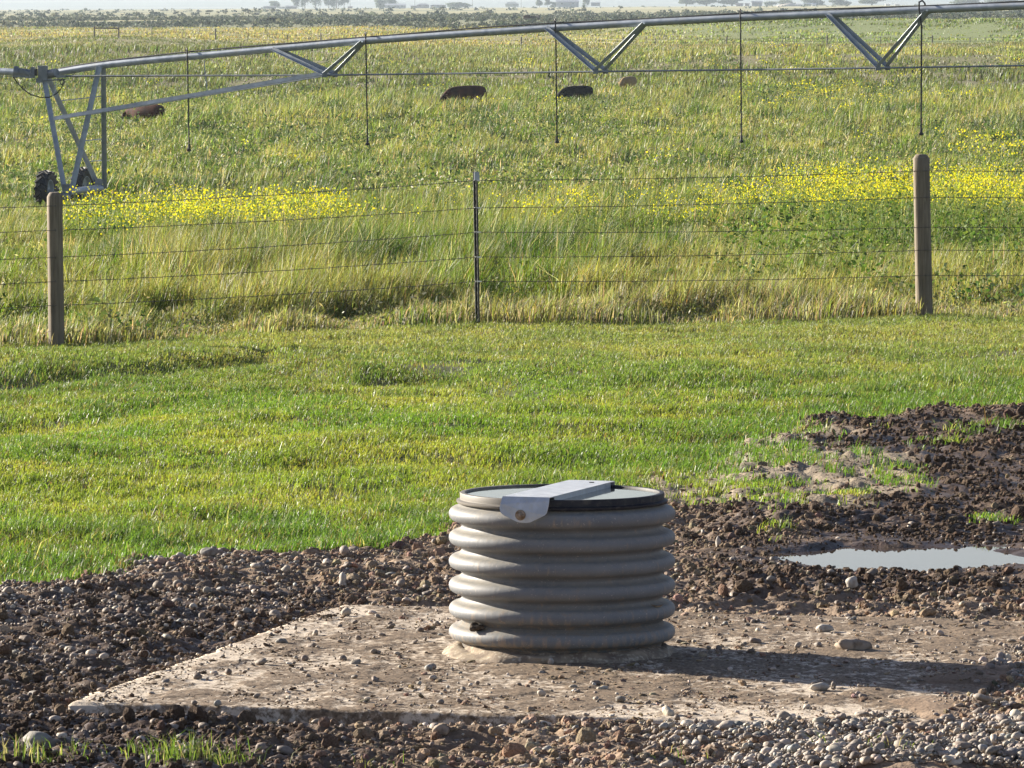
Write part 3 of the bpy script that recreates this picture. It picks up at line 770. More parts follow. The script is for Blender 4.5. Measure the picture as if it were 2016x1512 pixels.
# ------------------------------------------------------------------ the ribbed tank
TX, TY = .231, 28.0
tank = tag(empty('water_tank', (TX, TY, PTOP)), 'round grey ribbed pipe tank full of water with a steel bracket across its rim', 'water tank')
tank.scale = (1, 1, .987)
def tank_mat():
    m, nt, b = mat('dusty_grey_plastic'); L = nt.links.new
    tc = N(nt, 'ShaderNodeTexCoord'); g = N(nt, 'ShaderNodeNewGeometry')
    n = N(nt, 'ShaderNodeTexNoise'); n.inputs['Scale'].default_value = 5; n.inputs['Detail'].default_value = 8; n.inputs['Roughness'].default_value = .65; L(tc.outputs['Object'], n.inputs['Vector'])
    mp = N(nt, 'ShaderNodeMapping'); mp.inputs['Scale'].default_value = (1, 1, .25); L(tc.outputs['Object'], mp.inputs[0])
    n2 = N(nt, 'ShaderNodeTexNoise'); n2.inputs['Scale'].default_value = 38; n2.inputs['Detail'].default_value = 6; L(mp.outputs[0], n2.inputs['Vector'])
    r = N(nt, 'ShaderNodeMapRange'); r.inputs[1].default_value = .35; r.inputs[2].default_value = .65; L(n.outputs[0], r.inputs[0])
    mx = N(nt, 'ShaderNodeMix', data_type='RGBA'); mx.inputs[6].default_value = (.125, .134, .146, 1); mx.inputs[7].default_value = (.178, .182, .186, 1); L(r.outputs[0], mx.inputs[0])
    # dust lies on the faces that look up
    sx = N(nt, 'ShaderNodeSeparateXYZ'); L(g.outputs['Normal'], sx.inputs[0])
    du = N(nt, 'ShaderNodeMapRange'); du.inputs[1].default_value = .15; du.inputs[2].default_value = .9; L(sx.outputs['Z'], du.inputs[0])
    dm = N(nt, 'ShaderNodeMath', operation='MULTIPLY'); L(du.outputs[0], dm.inputs[0]); r4 = N(nt, 'ShaderNodeMapRange'); r4.inputs[1].default_value = .3; r4.inputs[2].default_value = .6; r4.inputs[3].default_value = .35; L(n2.outputs[0], r4.inputs[0]); L(r4.outputs[0], dm.inputs[1])
    m2 = N(nt, 'ShaderNodeMix', data_type='RGBA'); m2.inputs[7].default_value = (.265, .245, .208, 1); L(mx.outputs[2], m2.inputs[6]); L(dm.outputs[0], m2.inputs[0])
    # splashed mud low down
    so = N(nt, 'ShaderNodeSeparateXYZ'); L(tc.outputs['Object'], so.inputs[0])
    lz = N(nt, 'ShaderNodeMapRange'); lz.inputs[1].default_value = .28; lz.inputs[2].default_value = .0; lz.inputs[4].default_value = .18; L(so.outputs['Z'], lz.inputs[0])
    av = N(nt, 'ShaderNodeMath', operation='ADD'); L(n2.outputs[0], av.inputs[0]); L(lz.outputs[0], av.inputs[1])
    r5 = N(nt, 'ShaderNodeMapRange'); r5.inputs[1].default_value = .60; r5.inputs[2].default_value = .74; L(av.outputs[0], r5.inputs[0])
    m3 = N(nt, 'ShaderNodeMix', data_type='RGBA'); m3.inputs[7].default_value = (.25, .21, .17, 1); L(m2.outputs[2], m3.inputs[6]); L(r5.outputs[0], m3.inputs[0])
    # fine scuffs
    n6 = N(nt, 'ShaderNodeTexNoise'); n6.inputs['Scale'].default_value = 120; n6.inputs['Detail'].default_value = 4; L(tc.outputs['Object'], n6.inputs['Vector'])
    r6 = N(nt, 'ShaderNodeMapRange'); r6.inputs[1].default_value = .64; r6.inputs[2].default_value = .72; L(n6.outputs[0], r6.inputs[0])
    m4 = N(nt, 'ShaderNodeMix', data_type='RGBA'); m4.inputs[7].default_value = (.42, .38, .32, 1); L(m3.outputs[2], m4.inputs[6]); L(r6.outputs[0], m4.inputs[0])
    L(m4.outputs[2], b.inputs['Base Color'])
    rr = N(nt, 'ShaderNodeMapRange'); rr.inputs[3].default_value = .5; rr.inputs[4].default_value = .72; L(n.outputs[0], rr.inputs[0]); L(rr.outputs[0], b.inputs['Roughness'])
    b.inputs['Specular IOR Level'].default_value = .4
    bp = N(nt, 'ShaderNodeBump'); bp.inputs['Strength'].default_value = .35; bp.inputs['Distance'].default_value = .004; L(n2.outputs[0], bp.inputs['Height']); L(bp.outputs[0], b.inputs['Normal'])
    return m
M_tank = tank_mat()
M_rim = noisy('black_rim_plastic', (.012, .013, .020), (.035, .034, .036), 9, .5, c3=(.07, .062, .055), s3=34, rough2=.65)
_nt = M_rim.node_tree; M_rim.node_tree.nodes['Principled BSDF'].inputs['Specular IOR Level'].default_value = .2; _b = _nt.nodes['Principled BSDF']; _src = _b.inputs['Base Color'].links[0].from_socket
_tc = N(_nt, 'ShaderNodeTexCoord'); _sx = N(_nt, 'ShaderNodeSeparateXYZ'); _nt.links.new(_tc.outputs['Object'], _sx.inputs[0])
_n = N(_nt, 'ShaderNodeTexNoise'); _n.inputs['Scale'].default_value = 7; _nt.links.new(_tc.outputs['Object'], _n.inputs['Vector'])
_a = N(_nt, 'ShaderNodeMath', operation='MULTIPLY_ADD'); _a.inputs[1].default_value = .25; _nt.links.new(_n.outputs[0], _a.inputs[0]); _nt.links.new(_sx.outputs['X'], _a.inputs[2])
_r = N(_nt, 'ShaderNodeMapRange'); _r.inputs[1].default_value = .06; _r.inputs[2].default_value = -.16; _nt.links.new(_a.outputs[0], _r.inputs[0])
_m = N(_nt, 'ShaderNodeMix', data_type='RGBA'); _m.inputs[7].default_value = (.17, .155, .135, 1); _nt.links.new(_src, _m.inputs[6]); _nt.links.new(_r.outputs[0], _m.inputs[0]); _nt.links.new(_m.outputs[2], _b.inputs['Base Color'])  # tan dust on the left half, with its sunlit look painted into the colour
prof = [(.455, -.02)]
zr = [.648, .5365, .425, .3135, .202, .095]
RB = .0305
Ro, Rv = .5225, .462
for i, z0 in enumerate(reversed(zr)):
    prof.append((Rv, z0 - .0535))
    prof += [(Rv + .012, z0 - .040), (Rv + .03, z0 - .0345)]
    for a in np.linspace(-80, 80, 13):
        prof.append((Ro - .033 + .033 * math.cos(R(a)), z0 + .034 * math.sin(R(a))))
    prof += [(Rv + .03, z0 + .0345), (Rv + .012, z0 + .040), (Rv, z0 + .0535)]
prof.append((Rv, .700))
# inside wall
prof += [(.452, .700), (.446, .60), (.446, .30)]
MB().lathe(prof, 192).build('ribbed_pipe', M_tank, tank, True)
rp = [(.4625, .695), (.484, .699), (.487, .704), (.487, .7115), (.479, .7145), (.4715, .7165), (.4705, .722), (.4715, .742), (.469, .747), (.462, .7485), (.449, .7475), (.4465, .744), (.4455, .69), (.4455, .62)]
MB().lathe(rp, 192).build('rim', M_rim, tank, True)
# mortar collar
def collar():
    k, kk = 160, 9; V = []; Fc = []
    for j in range(kk):
        for i in range(k):
            t = 2 * math.pi * i / k
            nz = float(fbm(np.array([math.cos(t) * 3 + 9]), np.array([math.sin(t) * 3 + j * .35]), 1, 1, 4, 141)[0]) - .5
            f = j / (kk - 1)
            r = .455 + (.095 + nz * .11) * f
            z = .040 * (1 - f ** 2.0) + nz * .045 * (1 - f) ** .5 - .012 * f
            V.append((r * math.cos(t), r * math.sin(t), z))
    for j in range(kk - 1):
        for i in range(k): Fc.append((j * k + i, j * k + (i + 1) % k, (j + 1) * k + (i + 1) % k, (j + 1) * k + i))
    return MB().add(V, Fc)
M_mortar = noisy('crumbly_mortar', (.30, .235, .16), (.15, .11, .08), 14, .9, c3=(.42, .36, .27), s3=50, bump=1.0)
collar().build('mortar_collar', M_mortar, tank, True)
# bracket: steel channel across the rim with a folded front lip
br_az = math.atan2(.309, .94)
bracket_loc = Vector((-.010, 0, .7600))
Mz = Matrix.Rotation(-br_az, 4, 'Z')
def bracket():
    hw_, th = .112, .004; y0, y1 = -.497, .487
    m = MB()
    m.box((0, (y0 + y1) / 2, th / 2), (2 * hw_, y1 - y0, th))
    for sx in (1, -1):                                         # side flanges fold down inside the rim
        m.box((sx * (hw_ - th / 2 - .0005), 0, -.021), (th, .86, .042))
    # front lip as one polygon sheet with thickness
    pr = [(-hw_, th), (hw_, th), (hw_ + .001, -.014), (hw_ + .003, -.040), (hw_ - .003, -.066), (hw_ - .014, -.077), (.030, -.110), (.012, -.113), (-.020, -.112), (-.036, -.108), (-hw_ + .018, -.082), (-hw_ + .002, -.070), (-hw_ - .004, -.050), (-hw_ - .003, -.030)]
    P = [(x, y0 - .006 - .033 * min(1, max(0, (-z + .004) / .045)), z) for x, z in pr]; Q = [(x, y + th, z) for x, y, z in P]
    k = len(P)
    m.add(P + Q, [tuple(range(k)), tuple(range(2 * k - 1, k - 1, -1))] + [(i, i + k, (i + 1) % k + k, (i + 1) % k) for i in range(k)])
    m.box((0, y1 + .003, -.020), (2 * hw_, .005, .048))          # rear lip
    return m
bo = bracket().build('bracket', M_plate, tank)
bo.matrix_local = Matrix.Translation(bracket_loc) @ Mz
def at_lip(x, z): return (x, -.5365, z)
Rx = Matrix.Rotation(R(90), 3, 'X')
wsh = MB().lathe([(.0, .0), (.0245, .0), (.0245, .003), (.009, .0045)], 28, at_lip(-.016, -.078), M=Rx)
wo = wsh.build('washer', M_rust, bo, False)
hx = MB().lathe([(.0001, .0), (.0155, .003), (.0155, .012), (.013, .0145), (.0001, .0145)], 6, at_lip(-.016, -.078), M=Rx)
hx.lathe([(.0085, .012), (.0085, .022), (.0001, .023)], 12, at_lip(-.016, -.078), M=Rx)
hx.build('bolt', M_rust, bo)
MB().box((.04, .36, .006), (.022, .008, .004)).build('mounting_slot', M_black, bo)
# water
def water_mat(name, murk, sc1, st, rough=.03):
    m, nt, b = mat(name); L = nt.links.new
    b.inputs['Base Color'].default_value = (*murk, 1); b.inputs['Roughness'].default_value = rough; b.inputs['IOR'].default_value = 1.33
    tc = N(nt, 'ShaderNodeTexCoord'); n = N(nt, 'ShaderNodeTexNoise'); n.inputs['Scale'].default_value = sc1; n.inputs['Detail'].default_value = 3
    L(tc.outputs['Object'], n.inputs['Vector'])
    bp = N(nt, 'ShaderNodeBump'); bp.inputs['Strength'].default_value = st; bp.inputs['Distance'].default_value = .01
    L(n.outputs[0], bp.inputs['Height']); L(bp.outputs[0], b.inputs['Normal'])
    return m
wm = MB().lathe([(.4475, .0), (.30, .0), (.12, .0), (.001, .0)], 96)
wt_ = wm.build('water', water_mat('tank_water', (.05, .06, .055), 9, .03), None, True, (TX, TY, PTOP + .7295))
tag(wt_, 'still water filling the ribbed tank and mirroring the pale sky', 'water', kind='structure')
pd = MB().add([(1.15, 31.8, .006), (3.6, 31.8, .006), (3.6, 34.6, .006), (1.15, 34.6, .006)], [(0, 1, 2, 3)])
M_pud = water_mat('puddle_water', (.06, .045, .035), 6, .01, .01)
tag(pd.build('puddle', M_pud), 'long shallow puddle mirroring the sky in the dark mud', 'puddle', kind='structure')
pd = MB().add([(.85, 30.55, -.004), (1.5, 30.55, -.004), (1.5, 30.95, -.004), (.85, 30.95, -.004)], [(0, 1, 2, 3)])
tag(pd.build('small_puddle', M_pud), 'tiny puddle in the mud close behind the concrete pad', 'puddle', kind='structure')
# leaf and clod lying on the ribs
M_leafd = noisy('dry_leaf', (.16, .10, .05), (.26, .18, .09), 30, .8)
lf = MB().add([(-.030, 0, .012), (-.012, -.010, .002), (.012, -.008, .0), (.034, .0, .009), (.014, .012, .004), (-.010, .010, .005)], [(0, 1, 4, 5)[:4], (1, 2, 3, 4)])
o = lf.build('dry_leaf', M_leafd, None, False, (TX + .43, TY - .265, PTOP + .203 + .028)); o.rotation_euler = (0, 0, .5)
sm = o.modifiers.new('thickness', 'SOLIDIFY'); sm.thickness = .0015
tag(o, 'small curled brown leaf caught on a rib of the tank', 'leaf')
def lump(name, loc, size, seed, m, sq=(1, 1, 1), amp=.3, sub=3, rz=0):
    bm = bmesh.new(); bmesh.ops.create_icosphere(bm, subdivisions=sub, radius=.5)
    r = np.random.default_rng(seed)
    dirs = [(r.normal(size=3), r.uniform(2, 9), r.uniform(0, 6)) for _ in range(9)]
    for v in bm.verts:
        p = np.array(v.co[:]); k = 1
        for d, f, ph in dirs: k += amp / (f ** .7) * math.sin(float(p @ (d / np.linalg.norm(d))) * f * 2 + ph)
        v.co = Vector(p * k * np.array(sq)) * size
    me = bpy.data.meshes.new(name); bm.to_mesh(me); bm.free()
    for p in me.polygons: p.use_smooth = True
    o = link(name, me, m); o.location = loc; o.rotation_euler = (0, 0, rz)
    return o
M_darkclod = noisy('dark_soil', (.05, .035, .022), (.12, .085, .055), 40, .95, bump=.8)
tag(lump('dirt_lump', (TX - .392, TY - .30, PTOP + .142), .05, 3, M_darkclod, (1.2, .8, .7), .6), 'dark crumb of dirt stuck on the lowest ribs at the left of the tank', 'dirt lump')
MR = [noisy('pale_rock', (.36, .32, .27), (.46, .42, .36), 9, .8, c3=(.24, .20, .16), s3=20, bump=.3),
      noisy('grey_rock', (.19, .175, .15), (.27, .25, .22), 8, .8, c3=(.14, .11, .08), s3=18, bump=.4),
      noisy('brown_rock', (.25, .19, .14), (.34, .27, .20), 8, .85, c3=(.14, .10, .07), s3=16, bump=.4)]
def rock(px, py, size, seed, m, sq, label, onpad=False, amp=.16, rz=0, dz=0):
    h = PTOP if onpad else 0.0
    d = F * (CZ - h) / py; x = (px - 1008) / F * d
    z = PTOP if onpad else gz(x, d)
    o = lump('rock', (x, d, z + size * sq[2] * .3 + dz), size, seed, MR[m], sq, amp, 3, rz)
    tag(o, label, 'rock', 'loose cobbles round the pad')
rock(75, 1478, .125, 11, 1, (1.1, .8, .62), 'biggest brownish rock sunk in dark soil at the bottom left corner', amp=.45, dz=-.02)
rock(1222, 1386, .045, 12, 1, (1, .9, .75), 'grey cobble on the slab edge just below the tank', True)
rock(1190, 1362, .03, 13, 0, (1.2, .8, .7), 'small pale stone on the slab in front of the tank shadow', True)
rock(1625, 1245, .075, 14, 0, (1.1, .7, .55), 'flat pale cobble on the slab behind the tank shadow', True)
rock(1680, 1282, .11, 15, 2, (1.2, .7, .6), 'long brown lump where the tank shadow meets sunlit slab', True, .3)
rock(1860, 1340, .075, 16, 1, (1.1, .9, .75), 'rounded grey cobble inside the end of the tank shadow')
rock(1618, 1362, .06, 17, 0, (1.2, .7, .6), 'pale oval cobble on the slab below the tank shadow', True)
rock(673, 1162, .07, 18, 0, (.6, .8, 1.2), 'pale oblong stone standing upright behind the slab corner', rz=.6)
rock(410, 1118, .075, 19, 1, (1.2, .8, .7), 'grey cobble at the grass edge above the dark soil')
rock(352, 1110, .06, 20, 0, (1, .8, .8), 'pale cobble wedged at the grass edge beside a grey one')
rock(1680, 1188, .07, 21, 0, (.9, .8, .9), 'pale rounded stone between the puddle and the slab')
rock(552, 1270, .045, 22, 1, (1.3, .8, .7), 'grey oval stone alone on the left of the muddy slab', True)
rock(868, 1462, .065, 23, 2, (1, .8, .8), 'brown rounded stone in the soil below the slab front')
rock(65, 1385, .06, 24, 0, (1.2, .8, .6), 'pale flat stone left of the slab corner')
rock(1415, 1082, .05, 25, 0, (.6, .6, 1.5), 'thin white stone standing up in the mud right of the tank')
rock(1085, 1312, .034, 26, 0, (.8, .9, .9), 'little cream pebble against the mortar at the tank foot', True, dz=.004)

# ------------------------------------------------------------------ near fence
def wood_mat(name, c1, c2, crack):
    m, nt, b = mat(name); L = nt.links.new
    tc = N(nt, 'ShaderNodeTexCoord'); mp = N(nt, 'ShaderNodeMapping'); mp.inputs['Scale'].default_value = (1, 1, .06); L(tc.outputs['Object'], mp.inputs[0])
    n = N(nt, 'ShaderNodeTexNoise'); n.inputs['Scale'].default_value = 55; n.inputs['Detail'].default_value = 6; L(mp.outputs[0], n.inputs['Vector'])
    n2 = N(nt, 'ShaderNodeTexNoise'); n2.inputs['Scale'].default_value = 4; n2.inputs['Detail'].default_value = 5; L(tc.outputs['Object'], n2.inputs['Vector'])
    r = N(nt, 'ShaderNodeMapRange'); r.inputs[1].default_value = .3; r.inputs[2].default_value = .7; L(n.outputs[0], r.inputs[0])
    mx = N(nt, 'ShaderNodeMix', data_type='RGBA'); mx.inputs[6].default_value = (*c1, 1); mx.inputs[7].default_value = (*c2, 1); L(r.outputs[0], mx.inputs[0])
    m2 = N(nt, 'ShaderNodeMix', data_type='RGBA', blend_type='MULTIPLY'); m2.inputs[0].default_value = .5; L(mx.outputs[2], m2.inputs[6]); L(n2.outputs[0], m2.inputs[7])
    r3 = N(nt, 'ShaderNodeMapRange'); r3.inputs[1].default_value = .70; r3.inputs[2].default_value = .74; L(n.outputs[0], r3.inputs[0])
    m3 = N(nt, 'ShaderNodeMix', data_type='RGBA'); m3.inputs[7].default_value = (*crack, 1); L(m2.outputs[2], m3.inputs[6]); L(r3.outputs[0], m3.inputs[0])
    L(m3.outputs[2], b.inputs['Base Color']); b.inputs['Roughness'].default_value = .85
    bp = N(nt, 'ShaderNodeBump'); bp.inputs['Strength'].default_value = .6; bp.inputs['Distance'].default_value = .006; L(n.outputs[0], bp.inputs['Height']); L(bp.outputs[0], b.inputs['Normal'])
    return m
M_wood = wood_mat('weathered_post_wood', (.175, .140, .095), (.33, .265, .185), (.07, .05, .035))
M_woodold = wood_mat('old_grey_wood', (.10, .085, .07), (.20, .17, .14), (.04, .03, .025))
fence = tag(empty('barbed_wire_fence', (-.33, 58.2, gz(-.33, 58.2))), 'nearer five strand barbed wire fence with two round wooden posts and a dark steel post', 'wire fence')
def local(o, p): return Vector(p) - o.location
def post_mesh(r0, r1, z0, z1, seed, lean):
    V = []; Fc = []; k = 40; rs = [(z0, 1), (z0 + .25, 1)] + [(z0 + .25 + (z1 - z0 - .29) * i / 12, 1) for i in range(1, 13)] + [(z1 - .015, .80), (z1, .62)]
    for z, f in rs:
        t0 = (z - z0) / (z1 - z0); r = (r0 + (r1 - r0) * t0) * f
        for i in range(k):
            t = 2 * math.pi * i / k
            a = 1 + .025 * math.sin(3 * t + seed) + .015 * math.sin(7 * t + seed * 2 + z * 2)
            if f == 1:
                dc = abs(((t - R(262) - .06 * math.sin(z * 5 + seed)) + math.pi) % (2 * math.pi) - math.pi)
                if dc < .09: a -= .09
            V.append((r * a * math.cos(t) + lean * t0, r * a * math.sin(t), z))
    for j in range(len(rs) - 1):
        for i in range(k): Fc.append((j * k + i, j * k + (i + 1) % k, (j + 1) * k + (i + 1) % k, (j + 1) * k + i))
    Fc.append(tuple(range((len(rs) - 1) * k, len(rs) * k)))
    return MB().add(V, Fc)
LP = W(110, 683, 54.0); RP = W(1822, 626, 59.6); TP = W(941, 640, 58.2)
for (p, top, r, sd_, ln) in ((LP, 378, .071, 1.3, -.012), (RP, 303, .083, 2.2, -.045)):
    z1 = CZ - top / F * p.y; g = gz(p.x, p.y)
    o = post_mesh(r, r * .97, -.25, z1 - g, sd_, ln).build('wooden_post', M_wood, fence, True)
    o.location = local(fence, (p.x, p.y, g))
g = gz(TP.x, TP.y); zt = CZ - 337 / F * TP.y
tpz = zt - g; m = MB(); lean = -.028
a_, b_ = Vector((0, 0, -.2)), Vector((lean, 0, tpz))
m.beam(a_, b_, .045, .008, (0, 1, 0)); m.beam(a_ + Vector((0, -.018, 0)), b_ + Vector((0, -.018, 0)), .010, .030, (0, 1, 0))
for k in range(26):
    f = k / 26; q = a_ + (b_ - a_) * f; m.box((q.x, -.037, q.z), (.018, .010, .022))
tpo = m.build('steel_post', M_tpost, fence); tpo.location = local(fence, (TP.x, TP.y, g)); tpo.rotation_euler = (0, 0, .35)
Wy = {'L': [404, 452, 505, 553, 600], 'T': [354, 408, 456, 505, 553], 'R': [335, 387, 446, 491, 541]}
for y in Wy['T']:
    cm = MB()
    zc = CZ - y / F * TP.y - g; f = (zc + .2) / (tpz + .2)
    cm.box((lean * f, -.045, zc), (.060, .010, .012))
    cl = cm.build('wire_clip', M_clip, tpo)
cap = MB().box((lean * .97, -.0455, tpz - .04), (.05, .004, .075)); cap.build('pale_cap', M_galv, tpo)
for i in range(5):
    zl = CZ - Wy['L'][i] / F * LP.y; zt_ = CZ - Wy['T'][i] / F * TP.y; zr_ = CZ - Wy['R'][i] / F * RP.y
    ends = [Vector((-13.0, 44.5, zl + .06)), Vector((LP.x, LP.y - .075, zl)), Vector((TP.x, TP.y - .045, zt_)), Vector((RP.x, RP.y - .09, zr_)), Vector((13.5, 61.8, zr_ - .05))]
    pts = []
    for a, b in zip(ends[:-1], ends[1:]):
        L_ = (b - a).length; k = int(L_ / .12)
        for j in range(k):
            f = j / k; p = a.lerp(b, f); p.z -= .02 * 4 * f * (1 - f) + .0015 * math.sin(j * 1.7 + i) ; pts.append(p)
    pts.append(ends[-1])
    m = MB(); m.tube([local(fence, p) for p in pts], .0029, 4)
    for p in pts[1:-1:1]:
        q = local(fence, p); a = rng.uniform(0, 6.28)
        d = Vector((.2, math.cos(a), math.sin(a))) * .014
        m.beam(q - d, q + d, .004, .004)
    m.build('wire', M_wire, fence)

# ------------------------------------------------------------------ centre pivot irrigator
def dl(x): return 139.64 / (1 + .594 * (x - 1008) / 12000)
piv = tag(empty('center_pivot_irrigator', W(160, 395, 146)), 'long galvanized centre pivot irrigation span with wheeled tower at the left', 'irrigator')
def PL(p): return local(piv, p)
_py = [(-400, 158), (-120, 146), (0, 141), (60, 146), (84, 147), (110, 143), (160, 134.5), (197, 128), (300, 118), (365, 112), (540, 96), (720, 80), (900, 67), (1090, 54.5), (1275, 44), (1450, 35), (1635, 27), (1815, 19), (2016, 11), (2300, 3), (2700, -4)]
_px = np.array([a for a, b in _py], float); _pyy = np.array([b for a, b in _py], float)
def pipe_y(x):
    xs = np.linspace(x - 50, x + 50, 11) if x > 140 else np.array([x])
    return float(np.interp(xs, _px, _pyy).mean())
def pp(x): return PL(W(x, pipe_y(x), dl(x)))
MB().tube([pp(x) for x in range(108, 2700, 20)], .0838, 16).build('pipe', M_galv, piv, True)
MB().tube([PL(W(x, y, dl(x))) for x, y in ((-700, 170), (-400, 156), (-200, 145), (-60, 139), (0, 140), (38, 142))], .083, 16).build('pipe', M_galv, piv, True)
# joint
m = MB()
m.box(PL(W(86, 143, 145.8)), (.22, .30, .34)); m.box(PL(W(66, 142, 145.9)), (.10, .26, .26))
m.tube([PL(W(36, 142, 145.8)), PL(W(60, 145, 145.8))], .11, 14); m.tube([PL(W(28, 141, 146)), PL(W(37, 142, 146))], .14, 14)
m.tube([PL(W(94, 146, 145.8)), PL(W(112, 142.5, 145.6))], .105, 14)
m.beam(PL(W(40, 137, 145.6)), PL(W(68, 149, 145.6)), .05, .06); m.beam(PL(W(30, 149, 145.5)), PL(W(66, 152, 145.5)), .03, .04)
m.box(PL(W(78, 158, 145.7)), (.14, .2, .10)); m.beam(PL(W(76, 130, 145.8)), PL(W(92, 131, 145.8)), .2, .03)
m.build('flexible_joint', M_galv_dull, piv)
MB().box(PL(W(72, 142, 145.50)), (.07, .05, .16)).build('control_box', M_black, piv)
jn = W(85, 152, 145.8); jp = W(198, 130, dl(198)); NF = W(124, 380, 145.0); FF = W(203, 370, 147.0)
m_ = lambda a, b, w_, n_='tower_leg', up=(0, -1, 0), oth=(1, 0, 0): MB().angle(PL(a), PL(b), w_, .012, up, oth).build(n_, M_galv, piv)
m_(jn + Vector((-.02, 0, 0)), NF, .115); m_(jn + Vector((.06, .1, 0)), FF + Vector((-.15, 0, 0)), .115)
m_(jp + Vector((-.07, -.1, 0)), NF + Vector((.13, 0, 0)), .125); m_(jp + Vector((.02, .1, 0)), FF + Vector((-.02, 0, 0)), .115)
MB().tube([PL(W(137, 377, 145.1)), PL(W(198, 370, 146.8))], .085, 16).build('base_beam', M_galv, piv, True)
m = MB(); m.box(PL(W(130, 376, 145.0)), (.17, .2, .34)); m.tube([PL(W(124, 386, 144.9)), PL(W(139, 386, 144.9))], .10, 12); m.build('gearbox_plate', M_galv_dull, piv)
m = MB(); m.box(PL(W(196, 366, 146.9)), (.20, .2, .36)); m.tube([PL(W(196, 380, 147)), PL(W(209, 380, 147))], .09, 12); m.build('gearbox_plate', M_galv_dull, piv)
for (x0, y0, x1, y1) in ((118, 198, 200, 189), (160, 277, 200, 273), (176, 317, 202, 315)):
    MB().tube([PL(W(x0, y0, 146.5)), PL(W(x1, y1, 146.7))], .014, 6).build('rung', M_galv, piv)
# wheels
def wheel(loc, rz, tilt):
    Mw = Matrix.Rotation(rz, 3, 'Z') @ Matrix.Rotation(R(90), 3, 'Y')   # axle along local x turned by rz
    ro, wd = .47, .15
    pr = [(.27, -wd * .75), (.36, -wd), (.43, -wd * .95), (ro - .025, -wd * .7), (ro - .02, 0), (ro - .025, wd * .7), (.43, wd * .95), (.36, wd), (.27, wd * .75), (.27, -wd * .75)]
    m = MB().lathe(pr, 40, loc, M=Mw)
    for k in range(16):                                     # chevron lugs
        t = 2 * math.pi * k / 16
        for s in (-1, 1):
            t1 = t + (.0 if s < 0 else .196)
            A = Mw @ Vector(((ro + .005) * math.cos(t1), (ro + .005) * math.sin(t1), 0))
            B = Mw @ Vector(((ro - .035) * math.cos(t1 + .30), (ro - .035) * math.sin(t1 + .30), s * wd * 1.02))
            m.beam(A + Vector(loc), B + Vector(loc), .055, .06, up=((A + B) / 2).normalized())
    tw = empty('wheel'); tw.parent = piv; tw.location = (0, 0, 0)
    m.build('tyre', M_rubber, tw, True)
    rm = MB().lathe([(.268, -.11), (.268, .11), (.25, .11), (.22, .03), (.09, .02), (.08, .06), (.001, .06)], 32, loc, M=Mw)
    rm.lathe([(.268, -.11), (.25, -.11), (.22, -.03), (.09, -.02), (.08, -.05), (.001, -.05)], 32, loc, M=Mw)
    rm.build('rim', M_galv, tw, True)
wheel(PL(W(91, 375, 145.0)), R(-14), 0)
wheel(PL(W(163, 368, 147.2)), R(-20), 0)
MB().tube([PL(W(91, 375, 145.0)), PL(W(124, 384, 145))], .05, 10).build('axle', M_galv_dull, piv)
MB().tube([PL(W(163, 372, 147.2)), PL(W(200, 376, 147))], .05, 10).build('axle', M_galv_dull, piv)
# trusses: V struts and two lower rods
perp = Vector((.51, .86, 0)) * .225
bots = [(650, 147.5, 540, 98, 718, 84), (1182, 140.5, 1078, 56, 1272, 48), (1737, 133.5, 1630, 29, 1828, 23), (2290, 124, 2190, 8, 2390, 2)]
rodN = []; rodF = []
for i, (bx, by, ax, ay, cx, cy) in enumerate(bots):
    B = W(bx, by, dl(bx)); A = W(ax, ay, dl(ax)); C_ = W(cx, cy, dl(cx))
    n_, f_ = B - perp, B + perp
    rodN.append(n_); rodF.append(f_)
    for s, q in ((-1, n_), (1, f_)):
        o_ = Vector((.04 * s, .075 * s, 0))
        for top_ in (A, C_):
            MB().angle(PL(q), PL(top_ + o_), .085, .010, (0, 0, 1) if top_ is A else (-.57, -.5, .65), (-1, 0, 0) if top_ is A else (0, 1, .4)).build('strut', M_galv, piv)
    m = MB(); m.beam(PL(n_), PL(f_), .05, .05)
    for q in (n_, f_): m.box(PL(q), (.12, .10, .10))
    m.build('spreader', M_galv_dull, piv)
LN = W(106, 237, 145.2); LF = W(178, 226, 146.4)
MB().angle(PL(LN), PL(rodN[0]), .10, .012, (0, 0, 1), (0, -1, 0)).build('strut', M_galv, piv)
MB().angle(PL(LF), PL(rodF[0]), .10, .012, (0, 0, 1), (0, -1, 0)).build('strut', M_galv, piv)
for R_, x0 in ((rodN, 125), (rodF, 300)):
    st = W(125, 149, 145.6) if x0 == 125 else W(125, 150, 145.9)
    MB().tube([PL(st)] + [PL(q) for q in R_] + [PL(W(2750, 116, dl(2750)))], .020, 8).build('truss_rod', M_galv_dull, piv)
# cable lying on the pipe
MB().tube([PL(W(x, pipe_y(x) - 8.6 + 1.2 * math.sin(x * .011) , dl(x) - .02)) for x in range(120, 2700, 12)], .020, 6).build('cable', M_black, piv)
MB().tube([PL(W(x, y, 145.4)) for x, y in ((27, 151), (35, 162), (48, 176), (62, 186), (80, 191), (98, 191), (112, 184), (122, 172), (128, 160), (124, 154), (119, 160), (121, 167), (126, 163), (127, 155))], .015, 6).build('cable', M_black, piv)
MB().tube([PL(W(x, y, 145.35)) for x, y in ((104, 189), (110, 178), (111, 160))], .012, 6).build('cable', M_galv, piv)
m = MB(); m.tube([PL(W(0, 149, 145.6)), PL(W(62, 151, 145.6))], .012, 6); m.tube([PL(W(88, 158, 145.5)), PL(W(130, 156, 145.5))], .02, 6); m.box(PL(W(121, 150, 145.5)), (.22, .10, .06)); m.build('fitting', M_galv_dull, piv)
